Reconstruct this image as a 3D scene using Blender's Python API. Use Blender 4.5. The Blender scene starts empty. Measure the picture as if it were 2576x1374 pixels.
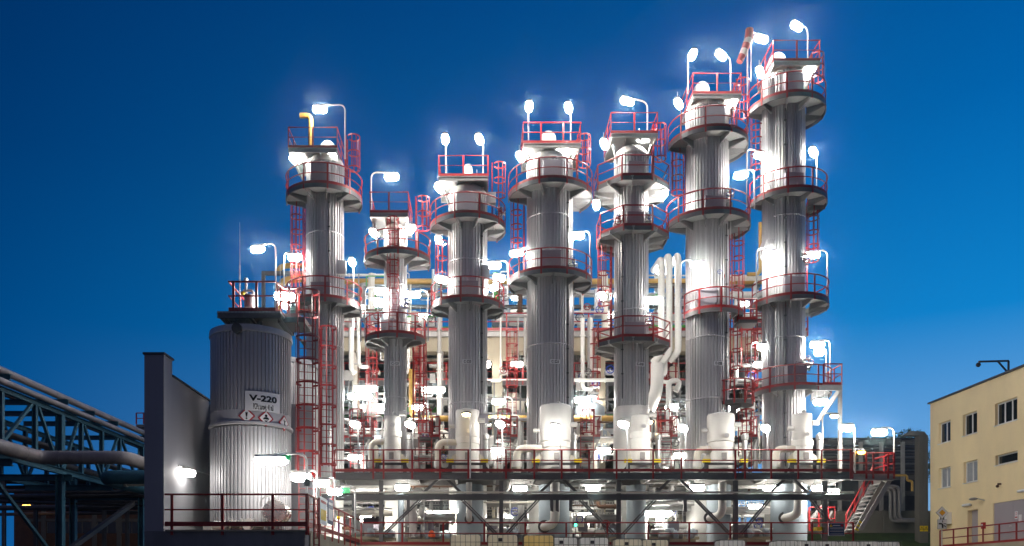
import bpy, math, random
from mathutils import Vector, Matrix
R = math.radians
PI = math.pi
random.seed(7)
S = bpy.context.scene
COL = S.collection

# ------------------------------------------------------------------ camera, sky, exposure
F, CX, CY, EYE = 2147.0, 1215.0, 1464.0, 1.6      # focal length and axis of a 2576 x 1374 picture
cd = bpy.data.cameras.new('camera'); cam = bpy.data.objects.new('camera', cd); COL.objects.link(cam)
cam.location = (0, 0, EYE); cam.rotation_euler = (R(90), 0, 0)
cd.sensor_width = 36; cd.lens = F / 2576 * 36
cd.shift_x = (1288 - CX) / 2576; cd.shift_y = (CY - 687) / 2576
cd.clip_start = 0.1; cd.clip_end = 3000
S.camera = cam
S.view_settings.view_transform = 'Standard'; S.view_settings.look = 'None'
S.view_settings.exposure = 0.3; S.view_settings.gamma = 1
cy = S.cycles
cy.max_bounces = 8; cy.diffuse_bounces = 5; cy.glossy_bounces = 3; cy.transmission_bounces = 4; cy.transparent_max_bounces = 8
cy.sample_clamp_indirect = 3; cy.caustics_reflective = False; cy.caustics_refractive = False; cy.use_light_tree = True

LAMP = 125.0          # radiance of the white fluorescent lamps
w = bpy.data.worlds.new('World'); S.world = w; w.use_nodes = True
nt = w.node_tree; nt.nodes.clear()
def N(t, **k):
    n = nt.nodes.new(t)
    for a, b in k.items(): setattr(n, a, b)
    return n
out = N('ShaderNodeOutputWorld'); bg = N('ShaderNodeBackground'); tc = N('ShaderNodeTexCoord')
def vdot(vec):
    d = N('ShaderNodeVectorMath', operation='DOT_PRODUCT'); d.inputs[1].default_value = vec
    nt.links.new(tc.outputs['Generated'], d.inputs[0]); return d.outputs['Value']
def ramp(src, stops):
    r = N('ShaderNodeValToRGB'); el = r.color_ramp.elements
    while len(el) < len(stops): el.new(0.5)
    for e, (p, c) in zip(el, stops): e.position = p; e.color = (*c, 1)
    nt.links.new(src, r.inputs[0]); return r.outputs['Color']
def mrange(src, a, b):
    m = N('ShaderNodeMapRange'); m.inputs['From Min'].default_value = a; m.inputs['From Max'].default_value = b
    nt.links.new(src, m.inputs['Value']); return m.outputs['Result']
def srgb(r, g, b):
    f = lambda c: (c / 255 / 12.92) if c / 255 <= 0.04045 else ((c / 255 + 0.055) / 1.055) ** 2.4
    return (f(r), f(g), f(b))
# dusk sky: the afterglow lies to the right of the plant, the blue deepens away from it and overhead
el = mrange(vdot((0, 0, 1)), 0.0, 0.60)
away = ramp(el, [(0, srgb(0, 92, 160)), (0.35, srgb(0, 78, 140)), (0.7, srgb(0, 58, 114)), (1, srgb(0, 44, 96))])
near = ramp(el, [(0, srgb(150, 190, 230)), (0.22, srgb(112, 172, 228)), (0.45, srgb(14, 134, 208)), (0.75, srgb(0, 104, 180)), (1, srgb(0, 84, 158))])
az = mrange(vdot((0.80, 0.60, 0)), 0.12, 0.98)
mx = N('ShaderNodeMix', data_type='RGBA'); 
nt.links.new(az, mx.inputs[0]); nt.links.new(away, mx.inputs[6]); nt.links.new(near, mx.inputs[7])
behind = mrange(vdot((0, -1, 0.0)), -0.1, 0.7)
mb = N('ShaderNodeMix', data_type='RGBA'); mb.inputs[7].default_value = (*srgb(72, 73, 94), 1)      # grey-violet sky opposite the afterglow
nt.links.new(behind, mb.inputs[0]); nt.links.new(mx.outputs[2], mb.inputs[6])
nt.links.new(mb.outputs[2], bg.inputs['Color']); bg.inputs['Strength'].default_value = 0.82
nt.links.new(bg.outputs[0], out.inputs['Surface'])

# ------------------------------------------------------------------ helpers
def X(u, Y): return (u - CX) * Y / F
def Z(v, Y): return EYE + (CY - v) * Y / F
def W(u, v, Y): return Vector((X(u, Y), Y, Z(v, Y)))

M = {}
def mat(name, col, rough=0.5, metal=0.0, var=0.12, scale=1.5, stretch=1.0, bump=0.0, spec=0.4, bscale=40, emit=None, trans=0.0, wave=None):
    m = bpy.data.materials.new(name); m.use_nodes = True; t = m.node_tree; b = t.nodes['Principled BSDF']
    b.inputs['Roughness'].default_value = rough; b.inputs['Metallic'].default_value = metal
    b.inputs['Specular IOR Level'].default_value = spec
    if trans: b.inputs['Transmission Weight'].default_value = trans
    c = t.nodes.new('ShaderNodeTexCoord'); mp = t.nodes.new('ShaderNodeMapping'); mp.inputs['Scale'].default_value = (scale, scale, scale / stretch)
    n = t.nodes.new('ShaderNodeTexNoise'); n.inputs['Detail'].default_value = 6; n.inputs['Roughness'].default_value = 0.65; n.inputs['Scale'].default_value = 1
    t.links.new(c.outputs['Object'], mp.inputs[0]); t.links.new(mp.outputs[0], n.inputs['Vector'])
    rp = t.nodes.new('ShaderNodeValToRGB'); e = rp.color_ramp.elements
    e[0].position = 0.3; e[1].position = 0.7
    e[0].color = (*[max(0, x * (1 - var)) for x in col], 1); e[1].color = (*[min(1, x * (1 + var)) for x in col], 1)
    t.links.new(n.outputs['Fac'], rp.inputs[0])
    src = rp.outputs[0]
    if wave:                                    # grating bars
        wv = t.nodes.new('ShaderNodeTexWave'); wv.inputs['Scale'].default_value = wave; wv.bands_direction = 'X'
        t.links.new(c.outputs['Object'], wv.inputs['Vector'])
        mm = t.nodes.new('ShaderNodeMix'); mm.data_type = 'RGBA'; mm.blend_type = 'MULTIPLY'; mm.inputs[0].default_value = 0.75
        t.links.new(src, mm.inputs[6]); t.links.new(wv.outputs['Color'], mm.inputs[7]); src = mm.outputs[2]
    t.links.new(src, b.inputs['Base Color'])
    rr = t.nodes.new('ShaderNodeMapRange'); rr.inputs['To Min'].default_value = max(0.05, rough - 0.1); rr.inputs['To Max'].default_value = min(1, rough + 0.1)
    t.links.new(n.outputs['Fac'], rr.inputs['Value']); t.links.new(rr.outputs[0], b.inputs['Roughness'])
    if bump:
        n2 = t.nodes.new('ShaderNodeTexNoise'); n2.inputs['Scale'].default_value = bscale; n2.inputs['Detail'].default_value = 4
        t.links.new(c.outputs['Object'], n2.inputs['Vector'])
        bp = t.nodes.new('ShaderNodeBump'); bp.inputs['Strength'].default_value = bump; bp.inputs['Distance'].default_value = 0.02
        t.links.new(n2.outputs['Fac'], bp.inputs['Height']); t.links.new(bp.outputs[0], b.inputs['Normal'])
    if emit:
        b.inputs['Emission Color'].default_value = (*emit[0], 1); b.inputs['Emission Strength'].default_value = emit[1]
    M[name] = m; return m
mat('cladding', (0.60, 0.59, 0.60), 0.42, 0.35, 0.22, 6, 60)
mat('tank_cladding', (0.46, 0.46, 0.49), 0.5, 0.2, 0.14, 3, 30)
mat('white_paint', (0.74, 0.73, 0.70), 0.45, 0.0, 0.07, 1.2, 3, 0.05)
mat('cream_pipe', (0.70, 0.66, 0.58), 0.4, 0.0, 0.10, 1.5)
mat('galvanised', (0.62, 0.62, 0.62), 0.35, 0.7, 0.12, 4)
mat('steel_grey', (0.115, 0.11, 0.115), 0.5, 0.1, 0.15, 2)
mat('steel_mid', (0.19, 0.185, 0.19), 0.5, 0.1, 0.15, 2)
mat('grating_dark', (0.20, 0.20, 0.20), 0.5, 0.4, 0.1, 2, wave=6)
mat('steel_dark', (0.065, 0.065, 0.07), 0.55, 0.1, 0.2, 2)
mat('steel_light', (0.32, 0.31, 0.30), 0.5, 0.2, 0.12, 2)
mat('red_paint', (0.27, 0.012, 0.014), 0.42, 0.0, 0.15, 3)
mat('grating', (0.55, 0.55, 0.55), 0.5, 0.4, 0.1, 2, wave=6)
mat('concrete', (0.38, 0.335, 0.25), 0.85, 0, 0.16, 0.8, 3, 0.3)
mat('concrete_grey', (0.20, 0.20, 0.21), 0.9, 0, 0.25, 0.7, 3, 0.4)
mat('pillar_concrete', (0.14, 0.135, 0.12), 0.9, 0, 0.2, 0.7, 3, 0.4)
mat('yellow_pipe', (0.48, 0.29, 0.07), 0.4, 0, 0.12, 2)
mat('green_pipe', (0.06, 0.30, 0.05), 0.4, 0, 0.12, 2)
mat('skirt_paint', (0.34, 0.40, 0.45), 0.5, 0, 0.08, 1)
mat('teal_steel', (0.035, 0.115, 0.165), 0.5, 0.1, 0.2, 1.5)
mat('grey_pipe', (0.26, 0.24, 0.25), 0.5, 0.1, 0.25, 1.2)
mat('manhole_cover', (0.25, 0.235, 0.27), 0.45, 0.1, 0.08, 2)
mat('wall_panel', (0.30, 0.30, 0.33), 0.6, 0.1, 0.10, 0.6, 6)
mat('wire', (0.14, 0.14, 0.14), 0.4, 0.6, 0.1, 3)
mat('yellow_plaster', (0.90, 0.74, 0.45), 0.9, 0, 0.08, 0.5, 2, 0.35, bscale=60)
mat('door_grey', (0.38, 0.35, 0.38), 0.5, 0, 0.06, 1)
mat('window_white', (0.75, 0.75, 0.75), 0.4, 0, 0.05, 2)
mat('glass', (0.015, 0.02, 0.025), 0.04, 0, 0.2, 1, spec=0.8)
mat('glass_painted_reflection', (0.30, 0.33, 0.37), 0.08, 0, 0.35, 1.2, spec=0.8)  # bright reflection of the plant put into the colour of two lower panes
mat('black', (0.012, 0.012, 0.014), 0.5, 0, 0.2, 2)
mat('sign_white', (0.78, 0.78, 0.80), 0.4, 0, 0.03, 2)
mat('sign_red', (0.45, 0.02, 0.03), 0.4, 0, 0.05, 2)
mat('sock_red', (0.22, 0.05, 0.05), 0.8, 0, 0.15, 3)
mat('sock_white', (0.40, 0.36, 0.34), 0.8, 0, 0.15, 3)
mat('sign_yellow', (0.80, 0.55, 0.02), 0.4, 0, 0.05, 2)
mat('sign_amber', (0.80, 0.38, 0.01), 0.4, 0, 0.05, 2)
mat('sign_blue', (0.02, 0.05, 0.14), 0.4, 0, 0.05, 2)
mat('safety_yellow', (0.80, 0.62, 0.02), 0.45, 0, 0.08, 3)
mat('blue_paint', (0.02, 0.05, 0.35), 0.45, 0, 0.1, 3)
mat('orange_bag', (0.75, 0.10, 0.02), 0.6, 0, 0.2, 6)
mat('rust', (0.10, 0.05, 0.03), 0.8, 0, 0.4, 3)
mat('brick', (0.12, 0.06, 0.035), 0.9, 0, 0.3, 2, 1, 0.4)
mat('asphalt', (0.05, 0.05, 0.052), 0.9, 0, 0.25, 0.6, 1, 0.4)
mat('grass_green', (0.035, 0.06, 0.015), 0.95, 0, 0.5, 1.5, 1, 0.6, bscale=25)
mat('foliage', (0.05, 0.08, 0.025), 0.8, 0, 0.4, 1)
mat('bark', (0.08, 0.06, 0.04), 0.9, 0, 0.3, 3)
mat('brushed_steel', (0.60, 0.58, 0.56), 0.28, 0.9, 0.08, 3)
mat('lamp_white', (0.9, 0.9, 0.9), 0.4, emit=((1.0, 0.955, 0.88), LAMP))
mat('lamp_soft', (0.9, 0.9, 0.9), 0.4, emit=((1.0, 0.95, 0.86), 34))
mat('lamp_front', (0.9, 0.9, 0.9), 0.4, emit=((1.0, 0.95, 0.86), 75))
mat('lamp_sodium', (0.9, 0.6, 0.2), 0.4, emit=((1.0, 0.45, 0.08), 14))
mat('lamp_warm', (0.9, 0.7, 0.4), 0.4, emit=((1.0, 0.72, 0.35), 30))
mat('exit_green', (0.02, 0.30, 0.10), 0.4, emit=((0.02, 0.6, 0.2), 0.25))
mat('beacon_green', (0.02, 0.4, 0.2), 0.4, emit=((0.05, 1.0, 0.5), 8))
for nm, c in (('tote_white', (0.97, 0.96, 0.93)), ('tote_cream', (0.97, 0.91, 0.78)), ('tote_amber', (0.97, 0.82, 0.50))):
    m = mat(nm, c, 0.4, 0, 0.05, 2)
    b = m.node_tree.nodes['Principled BSDF']; tr = m.node_tree.nodes.new('ShaderNodeBsdfTranslucent'); tr.inputs[0].default_value = (*c, 1)
    ms = m.node_tree.nodes.new('ShaderNodeMixShader'); ms.inputs[0].default_value = 0.93
    o = m.node_tree.nodes['Material Output']
    m.node_tree.links.new(b.outputs[0], ms.inputs[1]); m.node_tree.links.new(tr.outputs[0], ms.inputs[2]); m.node_tree.links.new(ms.outputs[0], o.inputs[0])
# window-sock cloth lets light through
WL = {}                      # world position of every object

def tag(o, label=None, cat=None, group=None, kind=None):
    if label: o['label'] = label
    if cat: o['category'] = cat
    if group: o['group'] = group
    if kind: o['kind'] = kind
    return o
def thing(name, label, cat, loc, group=None):
    o = bpy.data.objects.new(name, None); COL.objects.link(o); o.location = loc; o.empty_display_size = 0.3
    WL[o] = Vector(loc); return tag(o, label, cat, group)
def place(me, name, parent, loc, rot=(0, 0, 0), scl=None):
    """an object that shares the mesh me, at world position loc, under parent"""
    o = bpy.data.objects.new(name, me); COL.objects.link(o); loc = Vector(loc)
    if parent is not None: o.parent = parent; o.location = loc - WL[parent]
    else: o.location = loc
    o.rotation_euler = rot
    if scl: o.scale = scl
    WL[o] = loc; return o

class MB:
    def __init__(s): s.v = []; s.f = []
    def add(s, vs, fs):
        n = len(s.v); s.v.extend(Vector(p) for p in vs); s.f.extend([tuple(i + n for i in f) for f in fs]); return s
    def box(s, x0, x1, y0, y1, z0, z1):
        return s.add([(x, y, z) for z in (z0, z1) for y in (y0, y1) for x in (x0, x1)],
                     [(0, 2, 3, 1), (4, 5, 7, 6), (0, 1, 5, 4), (2, 6, 7, 3), (0, 4, 6, 2), (1, 3, 7, 5)])
    def beam(s, p, q, wd, h, up=(0, 0, 1)):
        p, q = Vector(p), Vector(q); d = (q - p).normalized(); a = d.cross(Vector(up))
        if a.length < 1e-3: a = Vector((1, 0, 0))
        a.normalize(); b = a.cross(d).normalized(); a *= wd / 2; b *= h / 2
        return s.add([p - a - b, p + a - b, p + a + b, p - a + b, q - a - b, q + a - b, q + a + b, q - a + b],
                     [(0, 1, 2, 3), (7, 6, 5, 4), (0, 4, 5, 1), (1, 5, 6, 2), (2, 6, 7, 3), (3, 7, 4, 0)])
    def ibeam(s, p, q, wd, h, t=0.03, up=(0, 0, 1)):
        p, q = Vector(p), Vector(q); d = (q - p).normalized(); a = d.cross(Vector(up))
        if a.length < 1e-3: a = Vector((1, 0, 0))
        a.normalize(); b = a.cross(d).normalized()
        o = b * (h / 2 - t / 2)
        s.beam(p + o, q + o, wd, t, up); s.beam(p - o, q - o, wd, t, up); s.beam(p, q, t, h - 2 * t, up); return s
    def path(s, pts, r, n=8, bend=0.0, closed=False):
        pts = [Vector(p) for p in pts]
        if bend and len(pts) > 2:
            q = [pts[0]]
            for i in range(1, len(pts) - 1):
                a, b, c = pts[i - 1], pts[i], pts[i + 1]; d0 = (a - b); d1 = (c - b)
                k = min(bend, d0.length * 0.48, d1.length * 0.48); d0.normalize(); d1.normalize()
                p0, p1 = b + d0 * k, b + d1 * k
                for t in (0, 0.2, 0.4, 0.6, 0.8, 1): q.append((1 - t) ** 2 * p0 + 2 * t * (1 - t) * b + t * t * p1)
            q.append(pts[-1]); pts = q
        m = len(pts); rad = r if isinstance(r, (list, tuple)) else [r] * m; base = len(s.v); ref = None
        for i, p in enumerate(pts):
            if closed: d = pts[(i + 1) % m] - pts[i - 1]
            else: d = pts[min(i + 1, m - 1)] - pts[max(i - 1, 0)]
            d.normalize()
            if ref is None:
                ref = d.orthogonal().normalized() if abs(d.z) < 0.9 else Vector((1, 0, 0)); 
                if abs(d.z) < 0.9: ref = Vector((0, 0, 1)).cross(d).normalized()
            a = (ref - d * ref.dot(d)).normalized(); ref = a; b = d.cross(a)
            for k in range(n):
                t = 2 * PI * k / n; s.v.append(p + (a * math.cos(t) + b * math.sin(t)) * rad[i])
        for i in range(m if closed else m - 1):
            for k in range(n):
                A = base + i * n; B = base + ((i + 1) % m) * n; s.f.append((A + k, A + (k + 1) % n, B + (k + 1) % n, B + k))
        if not closed:
            s.f.append(tuple(base + k for k in reversed(range(n)))); s.f.append(tuple(base + (m - 1) * n + k for k in range(n)))
        return s
    def lathe(s, c, prof, n=32, axis='z', ribs=0, amp=0.0):
        c = Vector(c); base = len(s.v)
        if ribs:
            angs = []; st = 2 * PI / ribs
            for k in range(ribs): angs += [(k * st, 0), (k * st + st * 0.42, 0), (k * st + st * 0.52, amp), (k * st + st * 0.90, amp)]
        else: angs = [(2 * PI * k / n, 0) for k in range(n)]
        n = len(angs)
        for r, z in prof:
            for t, da in angs:
                rr = max(r - (da if r > 0.2 else 0), 0.001); x, y = rr * math.cos(t), rr * math.sin(t)
                s.v.append(c + (Vector((x, y, z)) if axis == 'z' else Vector((z, x, y)) if axis == 'x' else Vector((y, z, x))))
        for i in range(len(prof) - 1):
            for k in range(n):
                A = base + i * n; B = A + n; s.f.append((A + k, A + (k + 1) % n, B + (k + 1) % n, B + k))
        s.f.append(tuple(base + k for k in reversed(range(n)))); s.f.append(tuple(base + (len(prof) - 1) * n + k for k in range(n)))
        return s
    def sector(s, c, r0, r1, z0, z1, a0, a1, n=None):
        n = n or max(6, int(abs(a1 - a0) / 7)); c = Vector(c); base = len(s.v)
        for i in range(n + 1):
            a = R(a0 + (a1 - a0) * i / n); ca, sa = math.cos(a), math.sin(a)
            for r, z in ((r0, z0), (r1, z0), (r1, z1), (r0, z1)): s.v.append(c + Vector((r * ca, r * sa, z)))
        for i in range(n):
            for k in range(4):
                A = base + i * 4; s.f.append((A + k, A + (k + 1) % 4, A + 4 + (k + 1) % 4, A + 4 + k))
        s.f.append((base + 3, base + 2, base + 1, base)); e = base + n * 4; s.f.append((e, e + 1, e + 2, e + 3)); return s
    def prism(s, pts, d):
        """polygon pts extruded along the vector d"""
        pts = [Vector(p) for p in pts]; d = Vector(d); n = len(pts)
        return s.add(pts + [p + d for p in pts], [tuple(range(n)), tuple(reversed(range(n, 2 * n)))] + [(k, n + k, n + (k + 1) % n, (k + 1) % n) for k in range(n)])
    def ball(s, c, rx, ry=None, rz=None, n=12):
        ry = ry or rx; rz = rz or rx; c = Vector(c); base = len(s.v); m = n // 2
        for i in range(m + 1):
            t = PI * i / m
            for k in range(n):
                p = 2 * PI * k / n; q = max(math.sin(t), 0.02); s.v.append(c + Vector((rx * q * math.cos(p), ry * q * math.sin(p), rz * math.cos(t))))
        for i in range(m):
            for k in range(n):
                A = base + i * n; s.f.append((A + k, A + n + k, A + n + (k + 1) % n, A + (k + 1) % n))
        s.f.append(tuple(base + k for k in range(n))); s.f.append(tuple(base + m * n + k for k in reversed(range(n)))); return s
    def mesh(s, name, m, off=(0, 0, 0), smooth=True):
        off = Vector(off); me = bpy.data.meshes.new(name)
        me.from_pydata([tuple(p - off) for p in s.v], [], s.f); me.materials.append(M[m] if isinstance(m, str) else m)
        if smooth:
            me.shade_smooth(); me.set_sharp_from_angle(angle=R(38))
        me.update(); return me
    def build(s, name, m, parent=None, smooth=True):
        if parent is not None: off = WL[parent]
        else:
            xs = [p.x for p in s.v]; ys = [p.y for p in s.v]; zs = [p.z for p in s.v]
            off = Vector(((min(xs) + max(xs)) / 2, (min(ys) + max(ys)) / 2, min(zs)))
        o = bpy.data.objects.new(name, s.mesh(name, m, off, smooth)); COL.objects.link(o)
        if parent is not None: o.parent = parent
        else: o.location = off
        WL[o] = off.copy(); return o

CACHE = {}
def cached(key, fn):
    if key not in CACHE: CACHE[key] = fn()
    return CACHE[key]
def text_mesh(body, size, m, bold=0.0, fit=None):
    """flat lettering mesh in the xz plane, facing -y, centred on the origin"""
    cu = bpy.data.curves.new('lettering', 'FONT'); cu.body = body; cu.size = size; cu.align_x = 'CENTER'; cu.align_y = 'CENTER'; cu.extrude = 0.004; cu.offset = bold; cu.resolution_u = 4
    o = bpy.data.objects.new('lettering', cu); COL.objects.link(o); bpy.context.view_layer.update()
    me = bpy.data.meshes.new_from_object(o); bpy.data.objects.remove(o)
    xs = [v.co.x for v in me.vertices]; ys = [v.co.y for v in me.vertices]; cx, cyy = (min(xs) + max(xs)) / 2, (min(ys) + max(ys)) / 2
    k = fit / (max(xs) - min(xs)) if fit else 1
    for v in me.vertices: v.co = Vector(((v.co.x - cx) * k, -v.co.z, v.co.y - cyy))
    me.materials.clear(); me.materials.append(M[m]); return me
def bend_mesh(me, rad, a, z, lift):
    """wrap a flat xz mesh round a vertical cylinder: x runs along the arc around angle a (degrees)"""
    for v in me.vertices:
        t = R(a) + v.co.x / rad; r = rad + lift - v.co.y
        v.co = Vector((r * math.cos(t), r * math.sin(t), v.co.z + z))
    me.update(); return me

# ------------------------------------------------------------------ kit: railings, ladders, platforms, lamps
RAIL, POSTW = 0.038, 0.09
def post_mesh(h, drop=0.0):
    return cached(('post', round(h, 2), drop), lambda: MB().box(-POSTW / 2, POSTW / 2, -0.02, 0.02, -drop, h).mesh('post', 'red_paint', smooth=False))
def railing(root, pts, posts, h=1.1, drop=0.0, toe=0.14, step=None):
    """rails along pts (floor level) under root; posts = distances along the line, or None for a regular step"""
    pts = [Vector(p) for p in pts]
    for nm, z, r in (('top_rail', h, RAIL), ('mid_rail', h * 0.52, RAIL * 0.8)):
        MB().path([p + Vector((0, 0, z)) for p in pts], r, 6).build(nm, 'red_paint', root)
    if toe:
        tb = MB()
        for p, q in zip(pts, pts[1:]): tb.beam(p + Vector((0, 0, toe / 2)), q + Vector((0, 0, toe / 2)), 0.02, toe)
        tb.build('toe_board', 'red_paint', root, False)
    seg = [(q - p).length for p, q in zip(pts, pts[1:])]; tot = sum(seg)
    if posts is None:
        n = max(1, round(tot / (step or 1.3))); posts = [tot * i / n for i in range(n + 1)]
    for d in posts:
        for p, q, L in zip(pts, pts[1:], seg):
            if d <= L + 1e-6:
                a = p + (q - p) * (d / L); dr = q - p
                place(post_mesh(h, drop), 'post', root, a, (0, 0, math.atan2(dr.y, dr.x))); break
            d -= L
def arc(c, r, z, a0, a1, n=None):
    n = n or max(8, int(abs(a1 - a0) / 8)); return [Vector((c[0] + r * math.cos(R(a0 + (a1 - a0) * i / n)), c[1] + r * math.sin(R(a0 + (a1 - a0) * i / n)), z)) for i in range(n + 1)]

def bracket_mesh(L, light=False):
    def mk():
        b = MB(); b.prism([(0, -0.02, -0.03), (L, -0.02, -0.03), (L, -0.02, -0.17), (0.10, -0.02, -0.36), (0, -0.02, -0.46)], (0, 0.04, 0))
        b.box(0, L, -0.07, 0.07, -0.05, -0.02); b.beam((0.02, 0, -0.43), (L - 0.02, 0, -0.18), 0.06, 0.02)
        return b.mesh('bracket', 'steel_light' if light else 'steel_mid', smooth=False)
    return cached(('br', round(L, 2), light), mk)
YC = 47.2
def ring_platform(uc, R0, R1, z, a0, a1, label, light=False, poly=0, gap=None):
    c = (X(uc, YC), YC); root = thing('ring_platform', label, 'platform', (c[0], c[1], z - 0.25), 'round platforms of the columns')
    cc = (c[0], c[1], 0); n = poly
    r1 = R1 / math.cos(PI / poly) if poly else R1
    MB().sector(cc, R0 + 0.04, r1 - 0.03, z - 0.05, z - 0.005, a0, a1, n).build('deck', 'grating', root, False)
    MB().sector(cc, r1 - 0.03, r1 + 0.02, z - 0.22, z, a0, a1, n).build('rim', 'steel_grey', root, False)
    MB().sector(cc, r1 - 0.005, r1 + 0.012, z + 0.003, z + 0.15, a0, a1, n).build('toe_board', 'red_paint', root, False)
    for nm, h, r in (('top_rail', 1.1, RAIL), ('mid_rail', 0.57, RAIL * 0.75)):
        MB().path(arc(c, r1, z + h, a0, a1, n), r, 6).build(nm, 'red_paint', root)
    k = max(2, round((a1 - a0) / 36)) if not poly else poly
    for i in range(k + 1):
        if poly and i == k and a1 - a0 > 355: break
        a = a0 + (a1 - a0) * i / k
        place(post_mesh(1.1, 0.25), 'post', root, (c[0] + (r1 + 0.012) * math.cos(R(a)), c[1] + (r1 + 0.012) * math.sin(R(a)), z), (0, 0, R(a + 90)))
    kb = max(2, round((a1 - a0) / 38))
    for i in range(kb + 1):
        if a1 - a0 > 355 and i == kb: break
        a = a0 + (a1 - a0) * i / kb
        place(bracket_mesh(r1 - R0 - 0.04, light), 'bracket', root, (c[0] + R0 * math.cos(R(a)), c[1] + R0 * math.sin(R(a)), z), (0, 0, R(a)))
    return root

def top_deck(uc, wd, z, y0, y1, label, open_back=False):
    """square platform over a column head"""
    x = X(uc, YC); x0, x1 = x - wd / 2, x + wd / 2
    root = thing('top_platform', label, 'platform', (x, (y0 + y1) / 2, z - 0.3), 'square decks on top of the columns')
    MB().box(x0 + 0.03, x1 - 0.03, y0 + 0.03, y1 - 0.03, z - 0.05, z).build('deck', 'grating', root, False)
    b = MB()
    for yy in (y0, y1): b.ibeam((x0, yy, z - 0.14), (x1, yy, z - 0.14), 0.1, 0.24)
    for i in range(4):
        xx = x0 + 0.06 + (wd - 0.12) * i / 3; b.ibeam((xx, y0 + 0.05, z - 0.15), (xx, y1 - 0.05, z - 0.15), 0.09, 0.18)
    b.build('frame', 'steel_light', root, False)
    railing(root, [(x0, y1, z), (x0, y0, z), (x1, y0, z), (x1, y1, z)], None, step=1.25)
    for sx in (-1, 1):
        MB().beam((x + sx * wd * 0.42, (y0 + y1) / 2 - 0.6, z - 0.26), (x + sx * 0.75, (y0 + y1) / 2 - 0.3, z - 1.25), 0.1, 0.1).build('brace', 'steel_light', root, False)
    return root

def ladder(x, y, z0, z1, a, label, cage0=2.2, wd=0.5, cr=0.38, dark=False, cage1=None):
    """caged ladder; a = direction (deg) in which the cage bulges"""
    root = thing('caged_ladder', label, 'ladder', (x, y, z0), 'red caged ladders')
    n = Vector((math.cos(R(a)), math.sin(R(a)), 0)); t = Vector((-n.y, n.x, 0)); o = Vector((x, y, 0))
    for sg in (-1, 1):
        p = o + t * wd / 2 * sg; MB().beam(p + Vector((0, 0, z0)), p + Vector((0, 0, z1)), 0.035, 0.07, n).build('stile', 'red_paint', root, False)
    k = int((z1 - z0) / 0.3); rm = cached(('rung', wd), lambda: MB().path([(0, -wd / 2, 0), (0, wd / 2, 0)], 0.016, 5).mesh('rung', 'red_paint'))
    for i in range(1, k): place(rm, 'rung', root, (x, y, z0 + i * 0.3), (0, 0, R(a)))
    zb, zt = z0 + cage0, cage1 or z1
    if zt - zb > 0.6:
        def hoop():
            hb = MB(); hp = [Vector((0.06 + cr * (1 + math.cos(R(q))) * 0.9, cr * 1.02 * math.sin(R(q)), 0)) for q in range(-150, 151, 25)]
            for p, q in zip(hp, hp[1:]): hb.beam(p, q, 0.018, 0.075)
            return hb.mesh('cage_hoop', 'red_paint', smooth=False)
        hm = cached(('hoop', cr), hoop); m = max(2, round((zt - zb) / 0.85))
        for i in range(m + 1): place(hm, 'cage_hoop', root, (x, y, zb + (zt - zb) * i / m), (0, 0, R(a)))
        for th in (-100, -60, -20, 20, 60, 100):
            p = o + n * (0.06 + cr * (1 + math.cos(R(th))) * 0.9) + t * (cr * 1.02 * math.sin(R(th)))
            MB().beam(p + Vector((0, 0, zb)), p + Vector((0, 0, zt)), 0.05, 0.018, (math.cos(R(a + th)), math.sin(R(a + th)), 0)).build('cage_bar', 'red_paint', root, False)
    return root

def fixture(parent, pos, dr, L=1.0, m='lamp_white', tilt=0.0, fat=1.0):
    key = ('fix', round(L, 2), m, fat)
    def mk():
        b = MB(); h = L / 2; wv = 0.15 * fat
        b.prism([(-h, -wv * 0.7, 0.10), (-h, wv * 0.7, 0.10), (-h, wv, 0.0), (-h, -wv, 0.0)], (L, 0, 0))
        rr = 0.175 * fat; d = MB(); h2 = h + 0.03
        d.lathe((0, 0, -rr * 0.62), [(0.02, -h2), (rr * 0.6, -h2 + rr * 0.12), (rr * 0.9, -h2 + rr * 0.45), (rr, -h2 + rr), (rr, h2 - rr), (rr * 0.9, h2 - rr * 0.45), (rr * 0.6, h2 - rr * 0.12), (0.02, h2)], 10, axis='x')
        for q in d.v: q.z = min(q.z, -0.003)
        return b.mesh('housing', 'steel_light', smooth=False), d.mesh('diffuser', m)
    h, d = cached(key, mk)
    rot = (0, R(tilt), R(dr))
    ho = place(h, 'housing', parent, pos, rot); do = place(d, 'diffuser', parent, pos); do.parent = ho; do.location = (0, 0, 0); return ho
NLAMP = 0
def lamp(u, v, Y, dr, label, arm=1.1, base=None, L=1.0, m='lamp_white', group='white fluorescent lamps of the plant', fat=1.0, drop=0.35, cat='lamp', r=0.04):
    """lamp head at picture position (u, v) and depth Y, pointing along dr; on a curved pole standing at height of v=base, else hung from a stub"""
    p = W(u, v, Y); d = Vector((math.cos(R(dr)), math.sin(R(dr)), 0))
    if base is not None:
        q = p - d * arm; zb = Z(base, q.y); root = thing('pole_lamp', label, cat, (q.x, q.y, zb), group)
        MB().path([(q.x, q.y, zb), (q.x, q.y, p.z + 0.14), p + Vector((0, 0, 0.12)) - d * 0.1], r, 8, 0.35).build('pole', 'galvanised', root)
    else:
        root = thing('hanging_lamp', label, cat, p + Vector((0, 0, 0.1)), group)
        for sg in (-0.3, 0.3): MB().path([p + d * L * sg + Vector((0, 0, 0.09)), p + d * L * sg + Vector((0, 0, 0.09 + drop))], 0.014, 5).build('hanger', 'galvanised', root)
    fixture(root, p, dr, L, m, fat=fat); return root

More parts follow.
